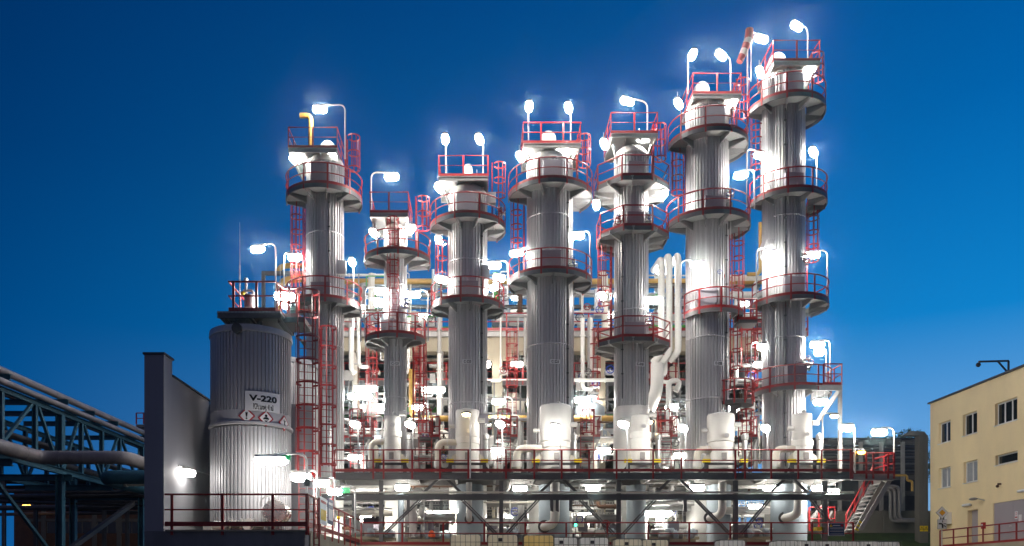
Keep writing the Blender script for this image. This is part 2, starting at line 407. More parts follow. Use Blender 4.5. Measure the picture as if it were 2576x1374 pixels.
# ------------------------------------------------------------------ ground and plinths
ZG, ZP, ZD = 2.3, 3.4, 7.12          # site ground, concrete plinth, main deck
g = MB(); ys = [-60, 0, 6, 12, 18, 24, 28, 34, 60, 120, 250, 400]; xs = [-300, -120, -60, -20, 0, 20, 60, 120, 300]
hz = lambda y: 0 if y <= 6 else ZG if y >= 28 else ZG * (0.5 - 0.5 * math.cos(PI * (y - 6) / 22))
g.add([(x, y, hz(y)) for y in ys for x in xs], [(j * 9 + i, j * 9 + i + 1, j * 9 + i + 10, j * 9 + i + 9) for j in range(len(ys) - 1) for i in range(8)])
tag(g.build('ground', 'asphalt'), kind='structure')
b = MB(); b.add([(19, 49, 2.304), (90, 49, 2.304), (90, 57.6, 4.9), (19, 57.6, 4.9), (90, 90, 5.2), (19, 90, 5.2)], [(0, 1, 2, 3), (3, 2, 4, 5)])
tag(b.build('grass_bank', 'grass_green'), kind='structure')

XB = -6.15
base = thing('concrete_plinth', 'grey stained concrete base carrying the V-220 tank and the firewall', 'plinth', (-9, 33, 0))
MB().box(X(363, 29.5), XB, 29.5, 41.9, 0, ZP - 0.06).build('wall', 'concrete_grey', base, False)
MB().box(X(363, 29.5) + 0.75, XB + 0.05, 29.42, 41.9, ZP - 0.058, ZP).build('coping', 'concrete', base, False)
MB().box(XB + 0.003, XB + 0.05, 30.2, 41.9, 0, ZP - 0.06).build('side_wall', 'concrete', base, False)
pl = thing('process_plinth', 'long concrete plinth under the whole process plant behind the totes', 'plinth', (6, 50, 0))
MB().box(XB - 3, 19.0, 42.0, 70, 0, ZP).build('slab', 'concrete', pl, False)
MB().box(XB + 0.06, 19.05, 41.95, 42.0, ZP - 0.3, ZP + 0.02).build('kerb', 'concrete', pl, False)

# ------------------------------------------------------------------ seven columns
YN = ['the tank-side column', 'column C-121', 'column C-220', 'column C-221', 'column C-310', 'column C-320', 'column C-321']
def manhole(u, R0, z, root, a=270, wd=0.95, h=1.05, rnd=True):
    o = [(-wd / 2, h), (wd / 2, h), (wd / 2, 0.42)] + ([(wd / 2 * math.cos(R(t)), 0.42 + 0.42 * math.sin(R(t))) for t in (-15, -40, -65, -90, -115, -140, -165)] if rnd else [(wd / 2, 0.06), (-wd / 2, 0.06)]) + [(-wd / 2, 0.42)]
    b = MB(); b.prism([(x, 0, zz) for x, zz in o], (0, 0.5, 0)); b.box(-wd / 2 - 0.03, wd / 2 + 0.03, 0.05, 0.09, h - 0.03, h + 0.02)
    for sx in (-0.14, 0.14): b.box(sx - 0.02, sx + 0.02, -0.05, 0, 0.45, 0.53)
    me = cached(('mh', wd, h, rnd), lambda: b.mesh('manhole_cover', 'manhole_cover'))
    x = X(u, YC); place(me, 'manhole_cover', root, (x + (R0 + 0.16) * math.cos(R(a)), YC + (R0 + 0.16) * math.sin(R(a)), z + 0.08), (0, 0, R(a - 270)))
def column(i, u, hw, vhead, label, deck=None, rings=(), elbow=None, name=None, vname=912, uname=None, smooth_v=None, seams=(), zbot=ZP):
    x = X(u, YC); r = hw * YC / F; c = (x, YC, 0)
    root = thing('distillation_column', label, 'column', (x, YC, zbot), 'tall striped distillation columns')
    zh = Z(vhead, YC) - 0.1; dome = r * 0.62; zt = zh - dome
    zs = Z(smooth_v, YC) if smooth_v else ZD
    MB().lathe(c, [(r, zs), (r, zt)], ribs=int(r * 37), amp=0.075).build('body', 'cladding', root, False)
    MB().lathe(c, [(r - 0.03, zbot), (r - 0.03, ZD - 0.1), (r + 0.03, ZD - 0.1), (r + 0.03, zs), (r - 0.05, zs + 0.05)], 48).build('lower_shell', 'white_paint', root)
    MB().lathe(c, [(r + 0.015, zt - 0.02), (r + 0.015, zt + 0.05)] + [(r * math.cos(R(t)), zt + 0.05 + dome * math.sin(R(t))) for t in (8, 20, 32, 45, 58, 70, 80, 88)], 48).build('domed_head', 'white_paint', root)
    for v in seams: MB().lathe(c, [(r + 0.004, Z(v, YC)), (r + 0.016, Z(v, YC) + 0.01), (r + 0.016, Z(v, YC) + 0.06), (r + 0.004, Z(v, YC) + 0.07)], 48).build('seam_band', 'cladding', root)
    if elbow:
        ue, re_, ve, my = elbow; xe = X(ue, YC); ze = Z(ve, YC); y0 = YC + 0.1
        MB().path([(xe, y0, zh - 0.4), (xe, y0, ze - re_), (xe + 0.05, y0 + 1.9, ze - re_ - 0.25), (xe + 0.05, y0 + 1.95, zh - 6)], re_, 16, 0.75).build('overhead_pipe', my, root)
    if name:
        # name plate wrapped on the shell
        uu = uname or u; a = 270 + math.degrees(math.asin(max(-1, min(1, (uu - u) / hw)))); zz = Z(vname, YC - r)
        pb = MB(); pw = 0.54; pb.box(-pw / 2, pw / 2, -0.015, 0, -0.115, 0.115)
        p = Vector((x + (r + 0.03) * math.cos(R(a)), YC + (r + 0.03) * math.sin(R(a)), zz))
        pt = place(cached('plate', lambda: pb.mesh('name_plate', 'sign_white', smooth=False)), 'name_plate', root, p, (0, 0, R(a - 270)))
        o = place(text_mesh(name, 0.2, 'black', 0.006, fit=0.40), 'lettering', root, p + Vector((0.02 * math.cos(R(a)), 0.02 * math.sin(R(a)), 0)), (0, 0, R(a - 270)))
        o.parent = pt; o.location = (0, -0.02, 0); o.rotation_euler = (0, 0, 0)
    nm = YN[i]
    if deck: top_deck(deck[0], deck[1], Z(deck[2], YC - 1.35), YC - 1.35, YC + 1.3, f'square red-railed deck on top of {nm}')
    ords = {2: ['upper', 'lower'], 3: ['highest', 'middle', 'lowest'], 4: ['highest', 'second highest', 'third highest', 'lowest']}[len(rings)]
    for k, (ur, R1, va, a0, a1, mh, poly) in enumerate(rings):
        z = Z(va, YC - R1)
        ring_platform(ur, r, R1, z, a0, a1, f"{ords[k]} {'octagonal' if poly else 'round'} platform with red railing around {nm}", light=bool(poly), poly=poly)
        if mh: manhole(u, r, z, root, mh[0], mh[1], mh[2], mh[3])
    return root
U = (True,); B_ = False
column(0, 818, 47, 389, 'tall striped column with a yellow vent pipe on top, beside the V-220 tank', (799, 2.62, 372),
       [(816, 2.07, 460, 178, 392, (266, 1.0, 1.5, True), 0), (816, 2.05, 746, 178, 385, (268, 1.05, 1.0, True), 0)], (822, 0.42, 343, 'white_paint'), seams=(600, 880))
column(1, 995, 29, 563, 'slimmest striped column, marked C-121, with a caged ladder down its front', (985, 2.05, 535),
       [(1000, 1.82, 626, 168, 385, None, 0), (995, 1.68, 837, 100, 350, (240, 0.8, 0.95, False), 0)], (996, 0.17, 516, 'white_paint'), 'C-121', 915, 997, seams=(725, 1005))
column(2, 1177, 49, 466, 'striped column marked C-220 with twin lamps above its top deck', (1167, 2.65, 443),
       [(1177, 2.06, 535, 178, 398, (268, 1.05, 1.35, True), 0), (1176, 2.0, 747, 158, 398, (272, 1.05, 1.05, True), 0)], (1176, 0.26, 398, 'white_paint'), 'C-220', 910, seams=(668, 1022))
column(3, 1383, 58, 384, 'widest striped column, marked C-221, at the middle of the row', (1384, 3.1, 360),
       [(1384, 2.3, 447, 178, 398, (272, 0.98, 1.3, True), 0), (1384, 2.28, 675, 150, 392, (268, 1.05, 1.2, True), 0)], (1380, 0.44, 315, 'white_paint'), 'C-221', 910, 1391, seams=(560, 880))
column(4, 1588, 43, 370, 'striped column marked C-310 with three octagonal platforms', (1585, 2.5, 335),
       [(1587, 1.93, 442, 22.5, 382.5, (275, 0.9, 1.1, False), 8), (1590, 1.84, 568, 22.5, 382.5, (272, 0.9, 1.0, False), 8), (1589, 1.93, 847, 22.5, 382.5, (270, 1.05, 0.95, False), 8)], None, 'C-310', 916, 1602, smooth_v=1028, seams=(545, 790))
column(5, 1779, 53, 250, 'tall striped column marked C-320, second tallest, beside the tallest one', (1787, 2.6, 236),
       [(1780, 2.15, 317, 178, 402, (275, 1.0, 1.45, True), 0), (1781, 2.25, 526, 176, 395, (272, 1.0, 1.05, False), 0), (1792, 1.62, 773, 190, 352, (255, 1.05, 1.05, True), 0)], (1769, 0.38, 191, 'white_paint'), 'C-320', 914, 1793, seams=(560, 860, 1012))
column(6, 1973, 50, 166, 'tallest striped column, marked C-321, at the end near the stairs', (1982, 2.5, 153),
       [(1976, 2.08, 231, 178, 402, (275, 1.0, 1.45, True), 0), (1981, 2.05, 471, 178, 398, (276, 1.0, 1.1, False), 0), (1985, 2.05, 740, 182, 395, (276, 1.1, 1.15, False), 0), (1990, 2.08, 968, 184, 362, (282, 1.15, 1.15, False), 0)], (1960, 0.42, 121, 'white_paint'), 'C-321', 913, 1990, seams=(560, 860))
# duct strapped along the tallest column
xg = X(1938, YC - 0.5)
tag(MB().lathe((xg, YC - 0.35, 0), [(0.40, ZD), (0.40, Z(660, YC)), (0.52, Z(652, YC)), (0.52, Z(628, YC)), (0.40, Z(615, YC)), (0.40, Z(215, YC)), (0.2, Z(205, YC))], ribs=20, amp=0.03).build('vapour_duct', 'cladding', smooth=False),
    'narrow striped duct running up the side of column C-321', 'duct')
# the rectangular gallery on the tallest column and its post
gz = Z(968, 45.2); gal = thing('gallery_platform', 'rectangular red-railed gallery on a grey post beside column C-321', 'platform', (X(2103, 45.5), 45.6, gz - 0.3), 'square platforms')
MB().box(X(2070, 45.2), X(2118, 45.2), 45.2, 47.2, gz - 0.06, gz).build('deck', 'grating', gal, False)
MB().ibeam((X(2040, 45.3), 45.25, gz - 0.16), (X(2118, 45.3), 45.25, gz - 0.16), 0.12, 0.28).build('beam', 'steel_light', gal, False)
railing(gal, [(X(2072, 45.2), 45.2, gz), (X(2118, 45.2), 45.2, gz), (X(2118, 45.2), 47.2, gz)], None, step=0.9)
MB().ibeam((X(2116, 45.2), 45.35, ZD), (X(2116, 45.2), 45.35, gz - 0.06), 0.16, 0.2, up=(0, 1, 0)).build('post', 'steel_light', gal, False)
MB().beam((X(2112, 45.2), 45.3, gz - 0.3), (X(2068, 45.2), 45.9, Z(1060, 45.5)), 0.14, 0.2).build('brace', 'steel_light', gal, False)
# gallery between the two tallest columns
gz = Z(1005, 45.8); ga = thing('gallery_platform', 'small dark round-ended balcony with red railing between columns C-320 and C-321', 'platform', (X(1855, 46), 46, gz - 0.3), 'square platforms')
MB().sector((X(1850, 46.6), 46.6, 0), 0.2, 0.95, gz - 0.2, gz, 180, 400).build('deck', 'steel_dark', ga, False)
for nm, h in (('top_rail', 1.1), ('mid_rail', 0.55)): MB().path(arc((X(1850, 46.6), 46.6), 0.95, gz + h, 180, 400), RAIL, 6).build(nm, 'red_paint', ga)
for a in (180, 215, 250, 285, 320, 355, 395): place(post_mesh(1.1, 0.2), 'post', ga, (X(1850, 46.6) + 0.95 * math.cos(R(a)), 46.6 + 0.95 * math.sin(R(a)), gz), (0, 0, R(a + 90)))
MB().prism([(X(1836, 46.4), 46.4, gz - 0.2), (X(1866, 46.4), 46.4, gz - 0.2), (X(1836, 46.4), 46.4, gz - 0.9)], (0, 0.05, 0)).build('bracket', 'steel_grey', ga, False)
gz = Z(805, 46.4); gb = thing('gallery_platform', 'small red-railed link bridge high between columns C-320 and C-321', 'platform', (X(1875, 46.6), 46.6, gz - 0.3), 'square platforms')
MB().box(X(1858, 46.5), X(1903, 46.5), 46.3, 47.3, gz - 0.2, gz).build('deck', 'steel_dark', gb, False)
railing(gb, [(X(1858, 46.3), 46.3, gz), (X(1903, 46.3), 46.3, gz)], None, step=0.35)
# yellow vent pipe and windsock
x = X(782, 46.6); tag(MB().path([(x, 46.6, Z(372, 46.6)), (x, 46.6, Z(291, 46.6)), (x - 0.6, 46.6, Z(291, 46.6))], 0.14, 12, 0.35).build('vent_pipe', 'yellow_pipe'), 'yellow hooked vent pipe on top of the tank-side column', 'pipe')
ws = thing('windsock', 'red and white striped windsock hanging limp by the top of column C-321', 'windsock', W(1889, 205, 46.2))
MB().path([W(1889, 205, 46.2), W(1889, 76, 46.2)], 0.03, 8).build('pole', 'galvanised', ws)
for k, (p, q, r0, r1, m) in enumerate([((1885, 74), (1884, 100), 0.21, 0.24, 'sign_red'), ((1884, 100), (1878, 112), 0.24, 0.22, 'sign_white'), ((1878, 112), (1873, 126), 0.22, 0.2, 'sign_red'), ((1873, 126), (1867, 140), 0.2, 0.19, 'sign_white'), ((1867, 140), (1860, 156), 0.19, 0.17, 'sign_red')]):
    MB().path([W(*p, 46.0), W(*q, 46.0)], [r0, r1], 14).build('cloth_band', {'sign_red': 'sock_red', 'sign_white': 'sock_white'}[m], ws)

# ------------------------------------------------------------------ caged ladders: (u, Y, v foot, v top, direction, v cage bottom, label)
for u, Y, v0, v1, a, vc, lab in [
    (872, 46.8, 478, 346, 0, 425, 'short caged ladder up to the top deck of the tank-side column'),
    (765, 47.6, 760, 508, 180, 735, 'caged ladder between the two round platforms of the tank-side column'),
    (1047, 46.8, 640, 500, 0, 575, 'short caged ladder up to the top deck of column C-121'),
    (1040, 47.6, 1098, 866, 0, 1060, 'caged ladder hanging below the lower platform of column C-121'),
    (1238, 46.8, 545, 415, 0, 492, 'short caged ladder up to the top deck of column C-220'),
    (1128, 48.0, 760, 610, 180, 690, 'caged ladder beside column C-220 facing column C-121'),
    (1318, 47.6, 700, 500, 180, 640, 'caged ladder between the two platforms of column C-221'),
    (1452, 46.8, 465, 345, 0, 415, 'short caged ladder up to the top deck of column C-221'),
    (1642, 47.0, 455, 318, 0, 400, 'short caged ladder up to the top deck of column C-310'),
    (1537, 47.6, 860, 610, 180, 765, 'long caged ladder above the lowest octagonal platform of column C-310'),
    (1850, 46.8, 340, 205, 0, 290, 'short caged ladder up to the top deck of column C-320'),
    (1722, 47.6, 530, 372, 180, 485, 'caged ladder between the highest and middle platforms of column C-320'),
    (1838, 47.5, 780, 575, 0, 725, 'caged ladder above the lowest platform of column C-320'),
    (1834, 47.3, 985, 795, 0, 925, 'caged ladder from the lowest platform of column C-320 down to the balcony'),
    (2038, 46.8, 262, 140, 0, 200, 'short caged ladder up to the top deck of column C-321'),
    (1922, 47.8, 485, 285, 180, 420, 'caged ladder below the highest platform of column C-321'),
    (2026, 47.6, 745, 515, 0, 655, 'caged ladder below the second highest platform of column C-321'),
    (1926, 47.6, 970, 765, 180, 870, 'caged ladder above the lowest platform of column C-321')]:
    z0 = Z(v0, Y); ladder(X(u, Y), Y, z0, Z(v1, Y), a, lab, cage0=Z(vc, Y) - z0)
Y = YC - 0.64 - 0.22
ladder(X(990, Y), Y, Z(838, Y - 0.8), Z(556, Y), 270, 'caged ladder straight down the front of column C-121', cage0=Z(735, Y) - Z(838, Y - 0.8), cr=0.32)

# ------------------------------------------------------------------ V-220 tank, its neighbour, the firewall
YT, XT = 32.9, X(632, 32.9); RT = 1.51; zt = Z(815, 31.4)
tk = thing('storage_tank', 'big grey striped storage tank lettered V-220', 'tank', (XT, YT, ZP), 'striped storage tanks')
c = (XT, YT, 0); zm = Z(1085, YT)
MB().lathe(c, [(RT, zm + 0.55), (RT, zt - 0.22)], ribs=66, amp=0.05).build('upper_shell', 'tank_cladding', tk, False)
MB().lathe(c, [(RT, ZP + 0.1), (RT, zm - 0.05)], ribs=66, amp=0.05).build('lower_shell', 'tank_cladding', tk, False)
MB().lathe(c, [(RT + 0.02, zm), (RT + 0.07, zm + 0.02), (RT + 0.07, zm + 0.10), (RT + 0.02, zm + 0.14)], 64).build('ring_flange', 'tank_cladding', tk)
MB().lathe(c, [(RT - 0.01, zm + 0.1), (RT - 0.01, zm + 0.56)], 64).build('shell_belt', 'tank_cladding', tk)
MB().lathe(c, [(RT + 0.03, zt - 0.24), (RT + 0.05, zt - 0.2), (RT + 0.03, zt), (RT * 0.7, zt + 0.15), (0.3, zt + 0.25)], 64).build('roof', 'tank_cladding', tk)
MB().lathe((XT - 0.08, YT - RT - 0.12, zt - 0.2), [(0.02, -0.1), (0.18, -0.08), (0.19, 0.02), (0.17, 0.15)], 18, axis='y').build('vent_cap', 'steel_dark', tk)
def decal(nm, build, m, a, z, lift, par):
    b = MB(); build(b)
    n = []                                             # subdivide long faces along x so that they bend with the shell
    me = b.mesh(nm, m, smooth=False)
    import bmesh
    bm = bmesh.new(); bm.from_mesh(me)
    for xx in [i * 0.12 for i in range(-8, 9)]:
        ge = bm.verts[:] + bm.edges[:] + bm.faces[:]; bmesh.ops.bisect_plane(bm, geom=ge, plane_co=(xx, 0, 0), plane_no=(1, 0, 0))
    bm.to_mesh(me); bm.free()
    bend_mesh(me, RT, a, z, lift); o = place(me, nm, tk, (XT, YT, 0))
    if par is not None: o.parent = par; o.location = WL[tk] * -1 + Vector((XT, YT, 0)) - (par.location)
    return o
ang = lambda u: math.degrees(math.asin(max(-0.98, min(0.98, (X(u, YT - 1.2) - XT) / RT)))) + 270
a0 = ang(664); zs = Z(1008, YT - 1.5)
pl_ = decal('name_plate', lambda b: b.box(-0.66, 0.66, -0.02, 0.0, -0.36, 0.36), 'sign_white', a0, zs, 0.02, None)
def wrap_text(body, fit, a, z, lift, par, nm='lettering', bold=0.01):
    me = text_mesh(body, 0.3, 'black', bold, fit=fit); bend_mesh(me, RT, a, z, lift); o = place(me, nm, tk, (XT, YT, 0)); o.parent = par; o.location = Vector((XT, YT, 0)) - WL[tk] - par.location; return o
wrap_text('V-220', 1.04, a0, zs + 0.11, 0.045, pl_, bold=0.012); wrap_text('PCPa surový, 41 m3', 0.74, a0, zs - 0.23, 0.045, pl_, bold=0.004)
def diamond(u, v, sym):
    a = ang(u); z = Z(v, YT - 1.45); h = 0.30
    s1 = decal('hazard_diamond', lambda b: b.prism([(h, 0, 0), (0, 0, h), (-h, 0, 0), (0, 0, -h)], (0, -0.02, 0)), 'sign_red', a, z, 0.01, None)
    k = h * 0.80; decal('white_field', lambda b: b.prism([(k, -0.022, 0), (0, -0.022, k), (-k, -0.022, 0), (0, -0.022, -k)], (0, -0.006, 0)), 'sign_white', a, z, 0.01, s1)
    decal('symbol', sym, 'black', a, z, 0.012, s1)
y0 = -0.028
def disc(b, x, z, r, n=12): b.prism([(x + r * math.cos(2 * PI * i / n), y0, z + r * math.sin(2 * PI * i / n)) for i in range(n)], (0, -0.006, 0))
def poly(b, pts): b.prism([(x, y0, z) for x, z in pts], (0, -0.006, 0))
diamond(626, 1047, lambda b: (poly(b, [(-0.045, 0.13), (0.045, 0.13), (0.02, -0.04), (-0.02, -0.04)]), disc(b, 0, -0.095, 0.032)))
diamond(669, 1050, lambda b: (disc(b, 0, 0.09, 0.048), poly(b, [(-0.11, -0.01), (-0.05, 0.035), (0.05, 0.035), (0.11, -0.01), (0.09, -0.06), (0.03, -0.03), (0, -0.06), (-0.03, -0.03), (-0.09, -0.06)]), poly(b, [(-0.07, -0.07), (0, -0.09), (0.07, -0.07), (0, -0.15)])))
diamond(704, 1054, lambda b: (poly(b, [(-0.03, -0.09), (0.03, -0.09), (0.015, 0.06), (-0.015, 0.06)]), poly(b, [(-0.07, 0.12), (-0.055, 0.12), (0.01, 0.02), (-0.01, 0.0)]), poly(b, [(0.0, 0.14), (0.015, 0.14), (0.015, 0.02), (-0.005, 0.02)]), poly(b, [(0.06, 0.1), (0.075, 0.09), (0.015, 0.0), (0, 0.02)]), poly(b, [(-0.1, -0.09), (0.11, -0.12), (0.1, -0.135), (-0.1, -0.11)]), poly(b, [(0.03, -0.05), (0.09, -0.07), (0.07, -0.09), (0.03, -0.08)])))
# manhole with bolts near the foot of the tank
xm, zm2 = X(690, 31.0), Z(1287, 31.0); ym = 31.05
mo = MB().lathe((xm, ym, zm2), [(0.40, 0.9), (0.40, 0.05), (0.44, 0.05), (0.44, -0.02), (0.40, -0.03)], 32, axis='y').build('manway', 'brushed_steel', tk)
bb = MB()
for k in range(16):
    t = 2 * PI * k / 16; bb.ball((xm + 0.40 * math.cos(t), ym - 0.035, zm2 + 0.40 * math.sin(t)), 0.024, n=6)
bo = bb.build('bolts', 'galvanised', tk); bo.parent = mo
dv = MB().path([(xm - 0.45, ym, zm2 - 0.25), (xm - 0.5, ym - 0.05, zm2 + 0.45), (xm - 0.2, ym - 0.08, zm2 + 0.58), (xm + 0.02, ym - 0.08, zm2 + 0.58), (xm + 0.02, ym - 0.05, zm2 + 0.42)], 0.025, 8, 0.2).build('davit', 'galvanised', mo)
# the second tank behind
tb = thing('storage_tank', 'second striped storage tank half hidden behind V-220 and the tall red ladders', 'tank', (-8.92, 38, ZP), 'striped storage tanks')
c2 = (-8.92, 38.2, 0); z2 = Z(915, 38)
MB().lathe(c2, [(RT, ZP + 0.1), (RT, z2 - 0.2)], ribs=66, amp=0.05).build('shell', 'cladding', tb, False)
MB().lathe(c2, [(RT + 0.03, z2 - 0.22), (RT + 0.05, z2 - 0.2), (RT + 0.03, z2), (0.3, z2 + 0.25)], 64).build('roof', 'tank_cladding', tb)
for (uu, vv, hh) in ((748, 1040, 0.34),): 
    p = W(uu, vv, 36.45); MB().box(p.x - 0.2, p.x + 0.7, 36.42, 36.46, p.z - 0.35, p.z + 0.35).build('name_plate', 'sign_white', tb, False)
    q = place(text_mesh('-230', 0.4, 'black', 0.01, fit=0.75), 'lettering', tb, (p.x + 0.25, 36.41, p.z + 0.08))
# top platform of V-220
zp = Z(783, 31.6); tp = thing('tank_platform', 'railed grating platform on short legs over the roof of tank V-220', 'platform', (XT, YT, zt), 'tank platforms')
xa, xb, xc = X(546, 31.6), X(575, 31.6), X(692, 31.6)
MB().box(xa, X(706, 31.6), 31.6, 34.0, zp - 0.06, zp).build('deck', 'grating', tp, False)
b = MB(); b.ibeam((xa, 31.65, zp - 0.15), (X(706, 31.6), 31.65, zp - 0.15), 0.1, 0.18); b.ibeam((xa, 33.9, zp - 0.15), (X(706, 31.6), 33.9, zp - 0.15), 0.1, 0.18)
for xx in (xa + 0.1, X(627, 31.6), X(700, 31.6)): b.ibeam((xx, 31.7, zp - 0.15), (xx, 33.9, zp - 0.15), 0.1, 0.16)
b.build('frame', 'steel_grey', tp, False)
for xx, yy in ((xa + 0.45, 32.1), (X(655, 32.1), 32.1), (xa + 0.45, 33.6), (X(655, 33.6), 33.6)): MB().box(xx - 0.08, xx + 0.08, yy - 0.08, yy + 0.08, zt - 0.1, zp - 0.24).build('leg', 'steel_grey', tp, False)
railing(tp, [(xb, 34.0, zp), (xb, 31.62, zp), (xc, 31.62, zp), (xc + 0.25, 32.6, zp)], None, step=0.85)
# landing to the ladders
zl = Z(800, 32.4); ld = thing('tank_platform', 'small dark landing with red railing between the V-220 platform and its ladder', 'platform', (X(725, 32.4), 32.5, zl), 'tank platforms')
MB().box(X(700, 32.4), X(768, 32.4), 32.3, 33.6, zl - 0.2, zl).build('deck', 'steel_dark', ld, False)
railing(ld, [(X(706, 32.3), 32.3, zl), (X(748, 32.3), 32.3, zl)], None, step=0.35)
ladder(X(772, 32.9), 32.95, ZP, Z(735, 32.5), 285, 'tall dark red caged ladder up the side of tank V-220', cage0=Z(1195, 32.4) - ZP, wd=0.62, cr=0.44)
ladder(X(822, 37.2), 37.2, ZP, Z(828, 37.0), 290, 'tall red caged ladder of the second tank beside the tank-side column', cage0=Z(1172, 37.2) - ZP, wd=0.55, cr=0.36)
# fittings on the roof platform
vv_ = thing('safety_valve', 'shiny valve stack with bent pipe behind the railing on top of tank V-220', 'valve', W(619, 776, 32.6))
MB().path([W(619, 776, 32.6), W(619, 712, 32.6)], 0.05, 8).build('riser', 'galvanised', vv_); MB().ball(W(619, 704, 32.6), 0.09, n=10).build('cap', 'sign_white', vv_)
MB().path([W(612, 732, 32.6), W(638, 730, 32.6), W(638, 776, 32.6)], 0.05, 8, 0.2).build('bent_pipe', 'galvanised', vv_); MB().ball(W(611, 738, 32.55), 0.10, 0.07, 0.08, 8).build('yellow_actuator', 'safety_yellow', vv_)
tag(MB().lathe((X(628, 32.4), 32.4, Z(776, 32.4)), [(0.2, 0), (0.2, 0.48), (0.14, 0.52)], 20).build('roof_nozzle', 'grey_pipe'), 'short grey capped nozzle on the platform over tank V-220', 'nozzle')
for u, v0, v1, Y, lab in ((603, 775, 560, 32.4, 'tall thin lightning rod on the railed platform over tank V-220'), (705, 775, 668, 32.8, 'short lightning rod beside the lamp landing of tank V-220')):
    b = MB(); b.path([W(u, v0, Y), W(u, (v0 + v1) / 2, Y)], 0.028, 6); b.path([W(u, (v0 + v1) / 2, Y), W(u, v1, Y)], [0.018, 0.006], 6); tag(b.build('lightning_rod', 'galvanised'), lab, 'lightning rod', 'lightning rods')
# firewall
fw = thing('firewall', 'tall dark slab firewall rising left of the V-220 tank', 'wall', (-11.3, 32, ZP))
xl, xr = X(363, 29.5), X(412, 29.5); zf = Z(892, 29.5); zq = zf - 0.55
MB().box(xl, xr, 29.5, 30.3, ZP - 0.055, zf).build('pillar', 'wall_panel', fw, False)
MB().box(xl - 0.04, xr + 0.05, 29.45, 30.36, zf, zf + 0.07).build('pillar_cap', 'steel_dark', fw, False)
MB().box(xl + 0.2, xr - 0.05, 30.302, 34.6, ZP - 0.055, zq).build('side_panel', 'wall_panel', fw, False)
MB().box(xl + 0.15, xr + 0.02, 30.37, 34.7, zq, zq + 0.06).build('side_cap', 'steel_dark', fw, False)
MB().box(xr - 0.05, -6.9, 34.602, 34.9, ZP - 0.055, zq - 0.1).build('rear_panel', 'wall_panel', fw, False)
MB().path([(xr - 0.02, 34.5, Z(1195, 34.5)), (xr - 0.02, 31, Z(1172, 31))], 0.025, 6).build('conduit', 'galvanised', fw)
lp = W(450, 1178, 30.9); wl = thing('wall_lamp', 'bright lamp fixed on the side of the dark firewall', 'lamp', (xr - 0.05, 31.2, lp.z), 'white fluorescent lamps of the plant')
fixture(wl, (xr + 0.22, 31.4, lp.z), 80, 0.55, 'lamp_soft', fat=0.9); MB().beam((xr - 0.05, 31.4, lp.z + 0.12), (xr + 0.22, 31.4, lp.z + 0.08), 0.04, 0.04).build('arm', 'galvanised', wl, False)
# pump set on the tank base
pu = thing('pump_set', 'low white pump and flanged pipe set at the foot of tank V-220', 'pump', (X(560, 30.6), 30.6, ZP))
MB().box(X(515, 30.6), X(536, 30.6), 30.4, 30.9, ZP, ZP + 0.27).build('terminal_box', 'white_paint', pu)
MB().lathe((X(536, 30.6), 30.65, ZP + 0.2), [(0.15, 0), (0.19, 0.02), (0.19, 0.5), (0.15, 0.52), (0.08, 0.54), (0.08, 0.8)], 20, axis='x').build('motor', 'white_paint', pu)
fl = MB(); fl.lathe((X(578, 30.6), 30.65, ZP + 0.24), [(0.24, 0), (0.24, 0.06), (0.16, 0.06), (0.16, 0.4), (0.24, 0.4), (0.24, 0.46), (0.13, 0.47), (0.13, 0.8), (0.23, 0.8), (0.23, 0.87)], 20, axis='x'); fl.build('casing', 'steel_light', pu)
MB().lathe((X(627, 30.6), 30.45, ZP + 0.25), [(0.22, 0), (0.22, 0.08), (0.1, 0.1), (0.1, 0.5)], 20, axis='y').build('flange', 'white_paint', pu)
for uu in (597, 648): MB().ibeam((X(uu, 30.5) - 0.22, 30.5, ZP + 0.1), (X(uu, 30.5) + 0.22, 30.5, ZP + 0.1), 0.2, 0.2).build('foot', 'steel_grey', pu, False)
# railing along the front edge of the base and back along its side
rl = thing('guard_railing', 'dark red railing along the edge of the tank base, turning back to the plant', 'railing', (XB, 29.5, ZP), 'red guard railings')
xr0 = X(414, 29.45); railing(rl, [(xr0, 29.46, ZP + 0.12), (XB + 0.1, 29.46, ZP + 0.12), (XB + 0.1, 41.8, ZP + 0.12)], [0.25 + 1.74 * i for i in range(3)] + [4.9] + [5.1 + 1.55 * i for i in range(8)], 1.1, drop=0.3, toe=0.16)
mt = thing('mounting_ladder', 'short red step ladder at the end of the tank base railing', 'ladder', (X(795, 29.3), 29.3, 0.4), 'red caged ladders')
for uu in (790, 803): MB().beam(W(uu, 1420, 29.35), W(uu, 1252, 29.35), 0.05, 0.09, (0, 1, 0)).build('stile', 'red_paint', mt, False)
b = MB()
for k in range(9): b.beam(W(790, 1405 - k * 17, 29.35), W(803, 1405 - k * 17, 29.35), 0.03, 0.03)
b.build('rungs', 'red_paint', mt, False)
# notice boards on the sloping railing
for (ya, yb, za, zb, m1, lab) in ((31.3, 32.6, ZP + 0.35, ZP + 1.35, 'sign_white', 'white safety notice with yellow field hung on the tank base railing'), (32.9, 34.0, ZP + 0.45, ZP + 1.42, 'sign_blue', 'blue information board hung on the tank base railing')):
    nb = thing('notice_board', lab, 'sign', (XB + 0.18, (ya + yb) / 2, za), 'notice boards'); xx = XB + 0.15
    MB().box(xx, xx + 0.03, ya, yb, za, zb).build('board', m1, nb, False)
    MB().box(xx + 0.034, xx + 0.037, ya + 0.12, yb - 0.12, za + 0.15, za + (0.55 if m1 == 'sign_white' else 0.6)).build('field', 'sign_yellow' if m1 == 'sign_white' else 'sign_white', nb, False)
    MB().box(xx + 0.034, xx + 0.037, ya + 0.12, yb - 0.12, zb - 0.22, zb - 0.12).build('heading', 'sign_red' if m1 == 'sign_white' else 'sign_white', nb, False)
